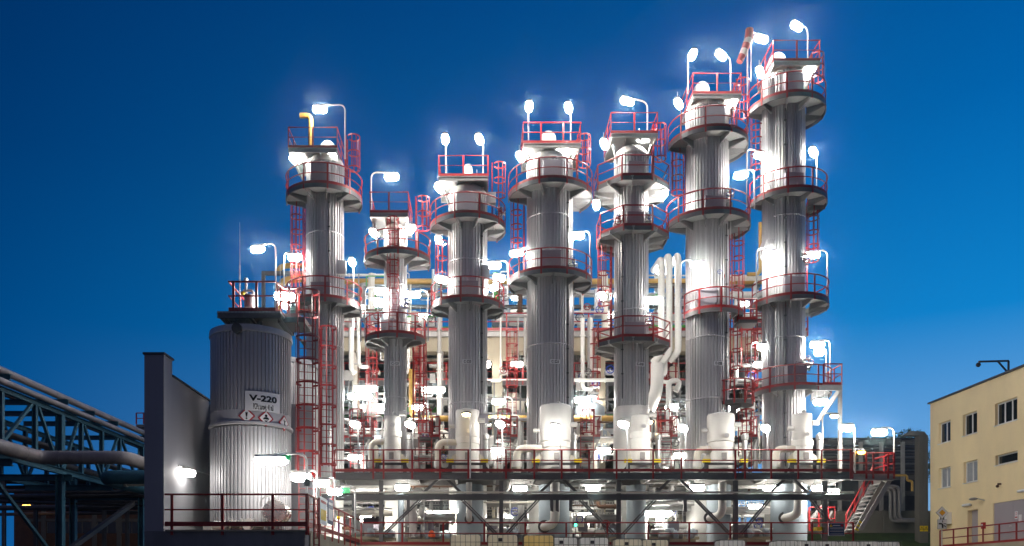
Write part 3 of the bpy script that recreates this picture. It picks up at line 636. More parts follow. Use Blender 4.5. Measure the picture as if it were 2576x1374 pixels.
es = thing('eyewash_post', 'blue post with a yellow top behind the tank base railing', 'shower', (X(852, 38), 38, ZP))
MB().box(X(850, 38), X(854, 38), 37.95, 38.1, ZP, ZP + 0.9).build('post', 'blue_paint', es, False); MB().ball((X(852, 38), 38, ZP + 1.05), 0.09, n=8).build('head', 'safety_yellow', es)

# ------------------------------------------------------------------ main deck and its steel frame
YF = 43.0
mdk = thing('main_deck', 'wide grating deck with grey edge beam carrying the white vessels', 'deck', (X(1490, YF), 47, ZD - 0.4))
xL, xR = X(838, YF), X(2142, YF)
MB().box(xL, xR, YF + 0.05, 52, ZD - 0.06, ZD).build('grating_floor', 'grating_dark', mdk, False)
b = MB(); b.ibeam((xL, YF + 0.06, ZD - 0.22), (xR, YF + 0.06, ZD - 0.22), 0.12, 0.30); b.build('edge_beam', 'steel_grey', mdk, False)
b = MB()
for i in range(14): xx = xL + 0.3 + (xR - xL - 0.6) * i / 13; b.ibeam((xx, YF + 0.15, ZD - 0.24), (xx, 52, ZD - 0.24), 0.12, 0.24)
for yy in (45, 48.6, 51.5): b.ibeam((xL, yy, ZD - 0.28), (xR, yy, ZD - 0.28), 0.12, 0.3)
b.build('floor_beams', 'steel_light', mdk, False)
fr = thing('deck_frame', 'grey steel frame of posts and V braces under the front of the main deck', 'steel frame', (X(1490, YF), 43.3, ZP))
zb1 = Z(1249.5, YF); b = MB(); b.ibeam((X(806, YF), 43.3, zb1), (X(2152, YF), 43.3, zb1), 0.2, 0.30); b.build('lower_beam', 'steel_grey', fr, False)
for u in (959, 1261, 1556, 1850, 2075): 
    MB().ibeam((X(u, 43.3), 43.3, ZP), (X(u, 43.3), 43.3, zb1 - 0.151), 0.2, 0.26, up=(0, 1, 0)).build('post', 'steel_grey', fr, False)
    MB().ibeam((X(u, 43.3), 43.3, zb1 + 0.151), (X(u, 43.3), 43.3, ZD - 0.38), 0.2, 0.26, up=(0, 1, 0)).build('upper_post', 'steel_grey', fr, False)
for u0, u1 in ((1056, 965), (1163, 1249), (1353, 1273), (1460, 1545), (1647, 1566), (1751, 1837), (1934, 1862), (2041, 2110)):
    p, q = W(u0, 1258, 43.28), W(u1, 1345, 43.28); MB().beam(p + Vector((-0.06, 0, 0)), q + Vector((-0.06, 0, 0)), 0.1, 0.08).add([], []).build('brace', 'steel_grey', fr, False)
    MB().beam(p + Vector((0.08, 0, 0)), q + Vector((0.08, 0, 0)), 0.1, 0.06).build('brace', 'steel_grey', fr, False)
for u in (1113, 1405, 1698, 1985):
    for sg in (-1, 1): MB().beam(W(u + sg * 12, 1206, 43.4), W(u + sg * 47, 1240, 43.4), 0.1, 0.13).build('brace', 'steel_grey', fr, False)
for u in (885, 1023, 1106, 1384, 1398, 1432, 1720): MB().prism([(X(u, 43.2), 43.2, zb1 - 0.152), (X(u, 43.2) + 0.16, 43.2, zb1 - 0.152), (X(u, 43.2) + 0.16, 43.2, zb1 - 0.75), (X(u, 43.2), 43.2, zb1 - 0.68)], (0, 0.12, 0)).build('hanger_bracket', 'steel_grey', fr, False)
pr = tag(MB().path([W(842, 1239, 43.2), W(2148, 1239, 43.2)], 0.055, 8).build('header_pipe', 'cream_pipe'), 'long thin pale pipe lying along the lower grey beam', 'pipe')
dr_ = thing('guard_railing', 'long red railing along the front edge of the main deck', 'railing', (X(1490, YF), YF, ZD), 'red guard railings')
pu_ = [842, 939, 965, 1037, 1107, 1178, 1273, 1344, 1413, 1482, 1551, 1643, 1714, 1850, 1874, 1940, 2008, 2067, 2140]
railing(dr_, [(X(842, YF), YF, ZD + 0.03), (X(2141, YF), YF, ZD + 0.03)], [X(u, YF) - X(842, YF) for u in pu_], 1.1, drop=0.36, toe=0.15)
lr = thing('guard_railing', 'red railing on the concrete plinth edge behind the row of totes', 'railing', (X(1500, 42), 42.1, ZP), 'red guard railings')
railing(lr, [(XB + 0.15, 42.08, ZP + 0.02), (X(2148, 42), 42.08, ZP + 0.02)], None, 1.1, toe=0.15, step=2.0)

# ------------------------------------------------------------------ white vessels on the deck
YV = 44.9
def vessel(i, u, hw, vt, vs, ratio, pipe, label, skirt=None):
    x = X(u, YV); r = hw * YV / F; c = (x, YV, 0); z1 = Z(vt, YV - r); z2 = Z(vs, YV - r); r2 = r * ratio
    root = thing('white_vessel', label, 'vessel', (x, YV, ZD), 'white vessels on the main deck')
    MB().lathe(c, [(r * 0.96, z2), (r, z2 + 0.04), (r, z1 - 0.05), (r - 0.04, z1), (r * 0.5, z1 + r * 0.12), (0.05, z1 + r * 0.15)], 40).build('upper_body', 'white_paint', root)
    MB().lathe(c, [(r2, ZD), (r2, z2 - 0.32), (r2 + 0.04, z2 - 0.31), (r2 + 0.04, z2 - 0.02), (r2, z2 - 0.002)], 40).build('lower_body', 'white_paint', root)
    MB().lathe((x + r * 0.2, YV, z1), [(0.10, 0), (0.10, 0.22), (0.06, 0.26)], 14).build('vent_nozzle', 'white_paint', root)
    if pipe:
        ue, vp, pr_, dn = pipe; zz = Z(vp, YV - r2); xe = X(ue, YV)
        MB().path([(x, YV - r2 * 0.2, zz), (xe, YV - r2 * 0.2, zz), (xe, YV - r2 * 0.2, ZD)], pr_, 14, pr_ * 2.2).build('side_pipe', 'cream_pipe', root)
        MB().lathe((xe + (0.5 if xe < x else -0.5), YV - r2 * 0.2, zz), [(pr_ + 0.03, -0.03), (pr_ + 0.03, 0.03)], 16, axis='x').build('pipe_band', 'white_paint', root)
        MB().lathe((xe, YV - r2 * 0.2, ZD + 0.5), [(pr_ + 0.05, 0), (pr_ + 0.05, 0.28), (pr_, 0.3)], 14).build('pipe_jacket', 'white_paint', root)
    zf_ = Z(1163, YV - r)
    b = MB(); b.beam((x - r - 0.35, YV - r - 0.1, zf_ - 0.1), (x + r + 0.35, YV - r - 0.1, zf_ - 0.1), 0.12, 0.12)
    for sg in (-1, 1): b.box(x + sg * (r + 0.27) - 0.09, x + sg * (r + 0.27) + 0.09, YV - r - 0.2, YV - r, ZD, zf_ - 0.16); b.beam((x + sg * (r + 0.27), YV - r - 0.1, zf_ - 0.2), (x + sg * (r + 0.75), YV - r - 0.1, ZD), 0.08, 0.1)
    b.build('support_frame', 'steel_dark', root, False)
    for sg in (-1, 1):
        MB().box(x + sg * (r + 0.27) - 0.19, x + sg * (r + 0.27) + 0.19, YV - r - 0.24, YV - r + 0.02, zf_ - 0.04, zf_ + 0.14).build('yellow_clamp', 'safety_yellow', root)
        MB().prism([(x + sg * r2 * 0.9, YV - 0.1, zf_ + 0.16), (x + sg * (r + 0.32), YV - 0.1, zf_ + 0.16), (x + sg * (r + 0.2), YV - 0.1, zf_ + 0.4), (x + sg * r2 * 0.9, YV - 0.1, zf_ + 0.55)], (0, 0.1, 0)).build('lug', 'cream_pipe', root, False)
    MB().lathe((x + r * 0.15, YV - r - 0.12, z2 + 0.25), [(0.12, 0), (0.12, 0.03), (0.05, 0.04), (0.05, 0.2)], 12, axis='y').build('gauge', 'galvanised', root)
    MB().box(x - 0.12, x + 0.12, YV - r2 - 0.12, YV - r2 + 0.02, zf_ + 0.15, zf_ + 0.5).build('instrument_box', 'steel_light', root)
    MB().path([(x - r - 0.05, YV - 0.2, z2 + 0.6), (x - r - 0.35, YV - 0.2, z2 + 0.6)], 0.11, 10).build('nozzle', 'white_paint', root)
    MB().path([(x + r - 0.05, YV - 0.2, z2 + 0.9), (x + r + 0.3, YV - 0.2, z2 + 0.9)], 0.13, 10).build('nozzle', 'white_paint', root)
    if skirt:
        us, hs = skirt; xs_ = X(us, 45.3); rs = hs * 45.3 / F
        MB().lathe((xs_, 45.3, 0), [(rs + 0.04, ZP), (rs + 0.04, ZP + 0.1), (rs, ZP + 0.12), (rs, ZD - 0.4)], 36).build('skirt', 'skirt_paint', root)
    return root
ves = [vessel(0, 987, 21, 1044, 1082, 1.03, (935, 1109, 0.15, 1), 'slim white vessel on the deck in front of column C-121', (1009, 8)),
       vessel(1, 1176, 29.5, 1027, 1098, 0.98, (1102, 1109, 0.17, 1), 'white vessel with an orange-lit top in front of column C-220', (1182, 34)),
       vessel(2, 1397, 39, 1014, 1107, 0.92, (1300, 1124, 0.20, 1), 'largest white vessel, stepped, in front of column C-221', (1394, 39)),
       vessel(3, 1611, 23, 1041, 1085, 1.1, (1640, 1128, 0.15, 1), 'small white vessel hugging column C-310', (1600, 24)),
       vessel(4, 1813, 33.5, 1037, 1108, 0.86, (1752, 1127, 0.19, 1), 'stepped white vessel in front of column C-320', (1808, 30)),
       vessel(5, 2018, 23.5, 1038, 1105, 1.05, (1950, 1126, 0.18, 1), 'white vessel with a round side nozzle in front of column C-321', (1984, 44))]
# big pipe bends into the skirts under the deck
for u, v, r, s, us, lab in ((1396, 1318, 0.24, -1, 1394, 'fat white drain pipe bending into the skirt below the C-221 vessel'), (1620, 1318, 0.0, 1, 0, ''), (1817, 1296, 0.21, -1, 0, 'white pipe bending into the skirt below the C-320 vessel'), (2008, 1296, 0.22, -1, 0, 'white pipe bending into the skirt below the C-321 vessel'), (1180, 1300, 0.15, 0, 0, 'short white pipe down the skirt below the C-220 vessel')):
    if not r: continue
    p = W(u, v, 44.0); root = thing('drain_pipe', lab, 'pipe', p, 'white pipes bending into the skirts')
    MB().path([(p.x, 44.0, ZD - 0.4), (p.x, 44.0, p.z), (p.x + s * 0.55, 44.7, p.z - 0.12)], r, 14, 0.5).build('pipe', 'white_paint', root)
    MB().lathe((p.x + s * 0.5, 44.55, p.z - 0.1), [(r + 0.1, 0), (r + 0.1, 0.06)], 20, axis='y').build('collar', 'steel_dark', root)
# standpipes and small caged stairs on the deck
for u, lab in ((1028, 'C-121'), (1223, 'C-220'), (1444, 'C-221'), (1656, 'C-310'), (1874, 'C-320'), (2062, 'C-321')):
    x = X(u, 45.6); tag(MB().lathe((x, 45.6, 0), [(0.16, ZD), (0.16, Z(1108, 45.6)), (0.2, Z(1106, 45.6)), (0.2, Z(1096, 45.6)), (0.16, Z(1094, 45.6)), (0.08, Z(1090, 45.6))], 16).build('standpipe', 'galvanised'), f'grey capped standpipe on the deck right beside column {lab}' if 0 else f'grey capped standpipe on the main deck beside column {lab}', 'pipe', 'grey standpipes')
for u, lab in ((898, 'between the tank-side column and C-121'), (1070, 'between columns C-121 and C-220'), (1268, 'between columns C-220 and C-221'), (1477, 'between columns C-221 and C-310'), (1672, 'between columns C-310 and C-320'), (1874, 'between columns C-320 and C-321')):
    Y = 46.4; z1 = Z(1098, Y)
    ladder(X(u, Y), Y, ZD, z1 + 1.35, 270, f'red deck ladder with a cage {lab}', cage0=z1 - ZD + 0.1, wd=0.7, cr=0.36)
    rt = thing('step_platform', f'small red-edged step-off platform at the deck ladder {lab}', 'platform', (X(u + 14, Y), 47, z1), 'step-off platforms')
    MB().box(X(u - 20, Y), X(u + 34, Y), 46.55, 47.8, z1 - 0.12, z1).build('deck', 'steel_grey', rt, False)
    MB().beam((X(u + 30, Y), 46.6, z1 - 0.12), (X(u + 6, Y), 46.6, ZD + 0.9), 0.08, 0.1).build('brace', 'steel_light', rt, False)
    railing(rt, [(X(u + 17, Y), 46.56, z1), (X(u + 34, Y), 46.56, z1), (X(u + 34, Y), 47.7, z1)], None, step=0.6)

# ------------------------------------------------------------------ lamps: (u, v, Y, direction, arm, pole foot v or None, label)
A_, B1, C1, D1, E1, F1, G1 = 'the tank-side column', 'column C-121', 'column C-220', 'column C-221', 'column C-310', 'column C-320', 'column C-321'
for u, v, Y, dr, arm, pv, lab in [
    (805, 270, 46.0, 180, 1.35, 400, f'lamp on a curved pole above the top deck of {A_}'),
    (742, 398, 45.9, 250, 0, None, f'lamp under the tank-side corner of the top deck of {A_}'),
    (832, 385, 45.8, 180, 0, None, f'lamp under the front edge of the top deck of {A_}'),
    (985, 440, 46.0, 0, 1.1, 530, f'lamp on a curved pole above the top deck of {B1}'),
    (941, 582, 46.0, 250, 0, None, f'lamp under the top deck of {B1}, on the side of the tank-side column'),
    (1034, 572, 45.8, 290, 0, None, f'lamp under the top deck of {B1}, on the side of column C-220'),
    (1120, 345, 45.2, 270, 0.75, 440, f'forward-pointing pole lamp above the top deck of {C1}, nearer column C-121'),
    (1206, 345, 45.2, 255, 0.75, 440, f'forward-pointing pole lamp above the top deck of {C1}, nearer column C-221'),
    (1105, 468, 45.8, 250, 0, None, f'lamp under the top deck of {C1}, on the side of column C-121'),
    (1190, 447, 45.7, 180, 0, None, f'lamp under the front edge of the top deck of {C1}'),
    (1331, 263, 45.2, 270, 0.75, 360, f'forward-pointing pole lamp above the top deck of {D1}, nearer column C-220'),
    (1430, 266, 45.2, 255, 0.75, 360, f'forward-pointing pole lamp above the top deck of {D1}, nearer column C-310'),
    (1309, 390, 45.8, 250, 0, None, f'lamp under the top deck of {D1}, on the side of column C-220'),
    (1418, 376, 45.7, 180, 0, None, f'lamp under the front edge of the top deck of {D1}'),
    (1578, 250, 45.6, 205, 1.3, 335, f'lamp on a curved pole above the top deck of {E1}'),
    (1520, 358, 45.8, 250, 0, None, f'lamp under the top deck of {E1}, on the side of column C-221'),
    (1618, 343, 45.7, 180, 0, None, f'lamp under the front edge of the top deck of {E1}'),
    (1742, 133, 45.2, 275, 0.75, 236, f'forward-pointing pole lamp above the top deck of {F1}, nearer column C-310'),
    (1814, 134, 45.3, 225, 1.0, 236, f'pole lamp above the top deck of {F1}, nearer column C-321'),
    (1707, 256, 46.2, 240, 0, None, f'lamp under the top deck of {F1}, on the side of column C-310'),
    (1847, 256, 45.8, 260, 0, None, f'lamp under the top deck of {F1}, on the side of column C-321'),
    (1755, 661, 44.9, 0, 0.9, 770, f'short pole lamp on the lowest platform of {F1}'),
    (1915, 93, 46.2, 20, 0.9, 240, f'pole lamp above the top deck of {G1}, next to the windsock'),
    (2004, 61, 46.0, 215, 1.0, 153, f'pole lamp above the top deck of {G1}, the highest lamp of the plant'),
    (1912, 177, 46.2, 240, 0, None, f'lamp under the top deck of {G1}, on the side of column C-320'),
    (2035, 180, 45.8, 260, 0, None, f'lamp under the top deck of {G1}, on the outer side'),
    (1864, 436, 45.6, 165, 0.7, 525, f'pole lamp between columns C-320 and C-321 above their second platforms'),
    (1914, 387, 45.9, 20, 0.9, 520, f'lamp on the second platform from the top of {G1}, inner side'),
    (2046, 378, 45.4, 235, 0.7, 480, f'lamp on the second platform from the top of {G1}, outer side'),
    (1668, 486, 45.4, 280, 0, None, f'lamp between the two upper octagonal platforms of {E1}, towards column C-320'),
    (1500, 510, 45.6, 260, 0, None, f'lamp between the two upper octagonal platforms of {E1}, towards column C-221'),
    (1938, 633, 45.5, 10, 0.8, 745, f'lamp on the third platform down {G1}, inner side'),
    (2045, 636, 45.6, 180, 0.8, 760, f'lamp on the third platform down {G1}, outer side'),
    (1922, 869, 45.5, 15, 0.8, 970, f'pole lamp on the lowest platform of {G1}, towards column C-320'),
    (2056, 862, 45.4, 180, 0.7, 965, f'pole lamp on the lowest platform of {G1}, on the outer side'),
    (2060, 882, 46.6, 200, 0.5, 965, f'second smaller pole lamp behind the outer one on the lowest platform of {G1}'),
    (2065, 1006, 45.6, 180, 0, None, f'lamp hanging under the rectangular gallery beside {G1}'),
    (1642, 750, 45.4, 200, 0.7, 850, f'pole lamp on the lowest octagonal platform of {E1}'),
    (1516, 740, 48.2, 250, 0, None, f'lamp behind {E1} above its lowest platform, towards column C-221'),
    (1300, 632, 45.8, 160, 0.6, 705, f'pole lamp on the lower platform of {D1}, towards column C-220'),
    (1452, 588, 45.3, 180, 0.7, 690, f'pole lamp on the lower platform of {D1}, towards column C-310'),
    (1243, 662, 45.4, 180, 0.75, 760, f'taller pole lamp on the lower platform of {C1}, towards column C-221'),
    (1245, 717, 45.8, 120, 0.5, 760, f'low lamp on the lower platform of {C1}, towards column C-221'),
    (1258, 695, 49.0, 0, 0.4, 780, f'small pole lamp behind the lower platform of {C1}'),
    (1104, 600, 48.4, 260, 0, None, f'lamp above the caged ladder between columns C-121 and C-220'),
    (1112, 698, 46.0, 30, 0, None, f'lamp between columns C-121 and C-220 over the lower platform of {C1}'),
    (886, 655, 48.5, 270, 0.5, 830, f'forward-pointing pole lamp behind the lower platform of {A_}'),
    (742, 642, 45.4, 0, 0.6, 740, f'pole lamp on the lower platform of {A_}, towards the tank'),
    (960, 728, 46.2, 0, 0.9, 860, f'upper of two pole lamps on the lower platform of {B1}, tank side'),
    (958, 757, 45.5, 0, 1.1, 860, f'lower of two pole lamps on the lower platform of {B1}, tank side'),
    (1040, 736, 45.9, 180, 0.8, 860, f'pole lamp on the lower platform of {B1}, towards column C-220'),
    (648, 622, 33.0, 170, 1.05, 778, 'lamp on a tall curved pole above the platform of tank V-220'),
    (716, 739, 32.6, 200, 0, None, 'lamp at the ladder landing of tank V-220'),
    (716, 757, 33.4, 260, 0, None, 'second small lamp below the one at the landing of tank V-220'),
    (757, 1192, 31.4, 180, 0.6, 1330, 'pole lamp in front of the tall red ladder of tank V-220'),
    (806, 1208, 35.5, 180, 0.6, 1330, 'pole lamp on the tank base railing before the main deck'),
    (920, 973, 51.5, 0, 0, None, 'upper long lamp behind the tank-side column and C-121 below the concrete beam'),
    (905, 992, 49.5, 180, 0.6, 1095, 'pole lamp just below the upper long lamp between the tank-side column and C-121'),
    (955, 1020, 52.4, 0, 0, None, 'lamp close behind column C-121 over the yellow gas line'),
    (1090, 976, 51.5, 0, 0, None, 'long lamp below the concrete beam between columns C-121 and C-220'),
    (1052, 1020, 49.5, 170, 0.6, 1095, 'pole lamp over the yellow gas line between columns C-121 and C-220'),
    (1255, 1005, 50.0, 180, 0.8, 1095, 'pole lamp in front of the concrete pillar between columns C-220 and C-221'),
    (1300, 912, 52.5, 0, 0, None, 'lamp below the concrete beam right beside column C-221'),
    (1227, 912, 52.0, 270, 0, None, 'lamp below the concrete beam right beside column C-220'),
    (1462, 1002, 50.0, 190, 0.5, 1095, 'nearer lamp beside column C-221 over the round grey vessel'),
    (1488, 998, 52.5, 0, 0, None, 'small lamp beside the concrete pillar near column C-310'),
    (1690, 1020, 50.0, 150, 0.3, 1095, 'lamp by the bent white pipe between columns C-310 and C-320'),
    (1912, 912, 51.0, 0, 0, None, 'lamp below the concrete beam between columns C-320 and C-321'),
    (1846, 1022, 48.0, 0, 0, None, 'small lamp under the balcony between columns C-320 and C-321'),
    (1520, 1128, 49.0, 0, 0, None, 'glaring lamp at deck level in front of the concrete pillar near C-310'),
    (1252, 1128, 49.0, 0, 0, None, 'glaring lamp at deck level in front of the concrete pillar near C-220'),
    (893, 1146, 46.0, 0, 0, None, 'low lamp beneath the deck ladder beside the tank-side column'),
    (1712, 1140, 48.0, 0, 0, None, 'low lamp at deck level between columns C-310 and C-320'),
    (893, 1062, 44.6, 250, 0.35, 1188, 'deck pole lamp beside the tank-side column'),
    (1032, 1063, 44.6, 250, 0.35, 1188, 'deck pole lamp beside column C-121'),
    (1258, 1062, 44.6, 250, 0.35, 1188, 'deck pole lamp beside column C-220'),
    (1398, 1070, 42.95, 235, 0.45, 1203, 'front deck pole lamp shining on the stepped vessel of C-221'),
    (1568, 1062, 42.95, 235, 0.45, 1203, 'front deck pole lamp before column C-310'),
    (1718, 1072, 42.95, 240, 0.45, 1203, 'front deck pole lamp before column C-320'),
    (1926, 1072, 42.95, 240, 0.45, 1203, 'front deck pole lamp before column C-321'),
    (2130, 1071, 43.4, 195, 0.45, 1188, 'pole lamp at the deck corner above the stairs'),
    (2212, 1082, 43.2, 180, 0.75, 1203, 'pole lamp at the far end of the stair landing'),
    (1012, 1221, 44.5, 0, 0, None, 'lamp under the main deck below column C-121'),
    (1308, 1223, 44.5, 0, 0, None, 'lamp under the main deck between columns C-220 and C-221'),
    (1492, 1221, 44.5, 0, 0, None, 'lamp under the main deck between columns C-221 and C-310'),
    (1754, 1221, 44.5, 0, 0, None, 'lamp under the main deck below column C-320'),
    (1938, 1222, 44.5, 0, 0, None, 'lamp under the main deck between columns C-320 and C-321'),
    (2060, 1222, 44.3, 0, 0, None, 'lamp under the main deck at the stair end'),
    (2092, 1232, 43.8, 0, 0, None, 'lamp beside the top of the steel stairs'),
    (905, 1287, 45.5, 0, 0, None, 'long ground-floor lamp below the tank-side column'),
    (1100, 1287, 45.5, 0, 0, None, 'long ground-floor lamp between columns C-121 and C-220'),
    (1655, 1287, 46.5, 0, 0, None, 'long ground-floor lamp between columns C-310 and C-320'),
    (1470, 1292, 49.0, 0, 0, None, 'deep ground-floor lamp between columns C-221 and C-310'),
    (1900, 1270, 49.0, 0, 0, None, 'deep ground-floor lamp between columns C-320 and C-321'),
    (1290, 1296, 49.0, 0, 0, None, 'deep ground-floor lamp between columns C-220 and C-221'),
    (1300, 745, 58.0, 0, 0, None, 'far lamp on the upper storey between columns C-220 and C-221'),
    (1530, 790, 57.0, 0, 0, None, 'far lamp on the upper storey between columns C-221 and C-310'),
    (1065, 790, 57.0, 0, 0, None, 'far lamp on the upper storey between columns C-121 and C-220'),
    (905, 770, 57.0, 0, 0, None, 'far lamp on the upper storey beside the tank-side column'),
    (1660, 680, 52.0, 230, 0, None, 'small lamp beside the three tall white pipes near C-310'),
    (1870, 760, 57.0, 0, 0, None, 'far lamp on the upper storey between columns C-320 and C-321')]:
    if arm == 0 and 'top deck' in lab: Y = 46.55 if 'edge' in lab else 46.7
    elif 'platform' in lab and 'deck of' not in lab and Y < 46.3 and not ('short pole' in lab or 'inner side' in lab): Y = 46.7
    soft = any(k in lab for k in ('deck pole', 'low lamp', 'ground-floor', 'under the main deck', 'below the concrete beam', 'gas line', 'upper storey', 'tall red ladder', 'tank base', 'glaring'))
    long_ = 'long' in lab; small = 'small' in lab
    lamp(u, v, Y, dr, lab, arm, pv, 1.35 if long_ else 0.5 if small else 0.62 if '-pointing' in lab else 0.7, m='lamp_front' if 'front deck' in lab or 'ground-floor' in lab else 'lamp_soft' if soft else 'lamp_white', fat=1.05)
# lamp with a green exit sign on the tank base
el_ = lamp(682, 1151, 29.9, 180, 'curved dark pole lamp with a green exit sign in front of tank V-220', 1.25, 1345, 1.1, m='lamp_front', fat=0.9)
p = W(712, 1150, 29.8); MB().box(p.x - 0.02, p.x + 0.26, 29.78, 29.84, p.z - 0.1, p.z + 0.06).build('exit_sign', 'exit_green', el_, False)
p = W(770, 1208, 29.4); MB().box(p.x - 0.1, p.x + 0.12, 29.5, 29.53, p.z - 0.2, p.z + 0.06).build('tag_plate', 'steel_dark', el_, False)
# exit lamp above the deck stairs
el2 = lamp(842, 1230, 37.5, 180, 'small pole lamp with a green exit sign beside the tank base stairs', 0.9, 1340, 0.6); p = W(868, 1234, 37.45)
MB().box(p.x - 0.22, p.x + 0.22, 37.42, 37.48, p.z - 0.12, p.z + 0.12).build('exit_sign', 'exit_green', el2, False)
for u, v, Y, m, lab, pv, arm in ((1173, 1043, 42.95, 'lamp_warm', 'orange glowing pole lamp before the C-220 vessel', 1203, 0.2), (1632, 1062, 46.0, 'lamp_warm', 'warm pole lamp beside column C-310 at deck level', 1188, 0.4), (2098, 1047, 43.8, 'lamp_warm', 'warm round pole lamp above the deck end', 1188, 0.6), (2166, 1138, 43.0, 'lamp_sodium', 'small orange floodlight on the stair landing rail', 1190, 0.3), (70, 1272, 60.0, 'lamp_sodium', 'orange street lamp glowing behind the dark pipe bridge', 1420, 0.6)):
    p = W(u, v, Y); dr = 0 if u > 2000 else 180; d = 1 if dr == 0 else -1
    root = thing('warm_lamp', lab, 'lamp', (p.x - d * arm, Y, Z(pv, Y)), 'warm lamps')
    MB().path([(p.x - d * arm, Y, Z(pv, Y)), (p.x - d * arm, Y, p.z + 0.16), (p.x, Y, p.z + 0.14)], 0.04, 8, 0.3).build('pole', 'galvanised', root)
    s = 1.7 if Y > 50 else 1
    MB().ball((p.x, Y, p.z + 0.08), 0.26 * s, 0.18 * s, 0.10 * s, 10).build('housing', 'steel_grey', root); MB().ball((p.x, Y - 0.03, p.z), 0.22 * s, 0.16 * s, 0.12 * s, 8).build('bulb', m, root)

# ------------------------------------------------------------------ concrete frame and process building behind the columns
YB = 53.0
cf = thing('concrete_portal', 'cream concrete beam on square pillars behind the columns', 'concrete frame', (X(1400, YB), YB, ZP))
zt_, zb_ = Z(848, YB), Z(884, YB)
MB().box(X(800, YB), X(2024, YB), YB, YB + 0.9, zb_, zt_).build('beam', 'concrete', cf, False)
for u in (1000, 1251, 1510, 1775, 1985):
    x = X(u, YB); MB().box(x - 0.31, x + 0.31, YB - 0.1, YB + 0.6, ZP, zt_ - 0.02).build('pillar', 'concrete', cf, False)
    MB().box(x - 0.92, x + 0.92, YB - 0.06, YB - 0.002, zb_ - 0.6, zb_ + 0.35).build('corbel', 'concrete', cf, False)
b = MB()
for u in (1000, 1251, 1510, 1775): b.box(X(u, YB) - 0.35, X(u, YB) + 0.35, YB + 0.9, 67, zb_, zt_ - 0.05)
b.build('cross_beam', 'concrete', cf, False)
pb = thing('process_building', 'dark grey clad back wall and floors of the process structure behind the columns', 'building', (X(1400, YB), 68, ZP))
x0, x1 = X(815, 62), X(2022, 53)
MB().box(x0, x1, 67.5, 67.9, ZP, zt_ - 0.1).build('back_wall', 'steel_grey', pb, False)
MB().box(x0, x1, YB + 0.92, 67.5, zt_ - 0.02, zt_ + 0.12).build('roof_slab', 'concrete_grey', pb, False)
for v, d in ((1098, 0.15), (952, 0.12)):
    z = Z(v, YB); MB().box(x0, x1, YB + 0.7, 67.4, z - 0.12, z).build('floor', 'grating_dark', pb, False)
    b = MB(); b.ibeam((X(815, YB), YB + 0.62, z - 0.16), (X(2030, YB), YB + 0.62, z - 0.16), 0.14, 0.34)
    for xx in [X(u, YB) for u in range(860, 2030, 73)]: b.ibeam((xx, YB + 0.7, z - 0.25), (xx, 67, z - 0.25), 0.12, 0.24)
    b.build('floor_beams', 'steel_grey' if v > 1000 else 'steel_dark', pb, False)
for v in (905, 980, 1020):
    z = Z(v, 56); MB().box(x0 + 1, x1, 56, 56.5, z, z + 0.14).build('cable_tray', 'steel_light', pb, False)
ur = thing('guard_railing', 'red railing along the upper storey floor above the concrete beam', 'railing', (X(1400, YB), YB, zt_ + 0.2), 'red guard railings')
zr = Z(834, YB); MB().ibeam((X(860, YB), YB - 0.1, zr - 0.18), (X(2030, YB), YB - 0.1, zr - 0.18), 0.14, 0.36).build('fascia', 'steel_light', ur, False)
railing(ur, [(X(862, YB), YB - 0.1, zr), (X(2030, YB), YB - 0.1, zr)], None, step=1.7, toe=0.2, drop=0.3)
gr_ = thing('guard_railing', 'red railing along the gallery floor behind the deck vessels', 'railing', (X(1400, YB), YB, Z(1098, YB)), 'red guard railings')
railing(gr_, [(X(862, YB), YB + 0.55, Z(1098, YB)), (X(2030, YB), YB + 0.55, Z(1098, YB))], None, step=1.9, toe=0.14, drop=0.25)
g3 = thing('guard_railing', 'dark red railing along the upper gallery just under the concrete beam', 'railing', (X(1400, YB), YB, Z(952, YB)), 'red guard railings')
railing(g3, [(X(862, YB), YB + 0.6, Z(952, YB)), (X(2030, YB), YB + 0.6, Z(952, YB))], None, step=1.6, toe=0.14, drop=0.25)
rq = random.Random(41)
for g0, g1, gap in [(864, 965, 'between the tank-side column and C-121'), (1026, 1127, 'between columns C-121 and C-220'), (1229, 1323, 'between columns C-220 and C-221'), (1444, 1543, 'between columns C-221 and C-310'), (1634, 1724, 'between columns C-310 and C-320'), (1834, 1922, 'between columns C-320 and C-321')]:
    lab = f'dark steel hanger frame between the galleries {gap}'; hf = thing('hanger_frame', lab, 'steel frame', W((g0 + g1) / 2, 1098, 52.9), 'dark hanger frames')
    for k in range(3):
        u = g0 + (g1 - g0) * (0.15 + 0.35 * k); MB().beam(W(u, 1098, 52.9), W(u, 958, 52.9), 0.1, 0.1, (0, 1, 0)).build('post', 'steel_grey', hf, False)
    for v in (1005, 1040): MB().beam(W(g0 - 10, v, 52.95), W(g1 + 10, v + rq.uniform(-3, 3), 52.95), 0.1, 0.14).build('rail_beam', 'steel_grey', hf, False)
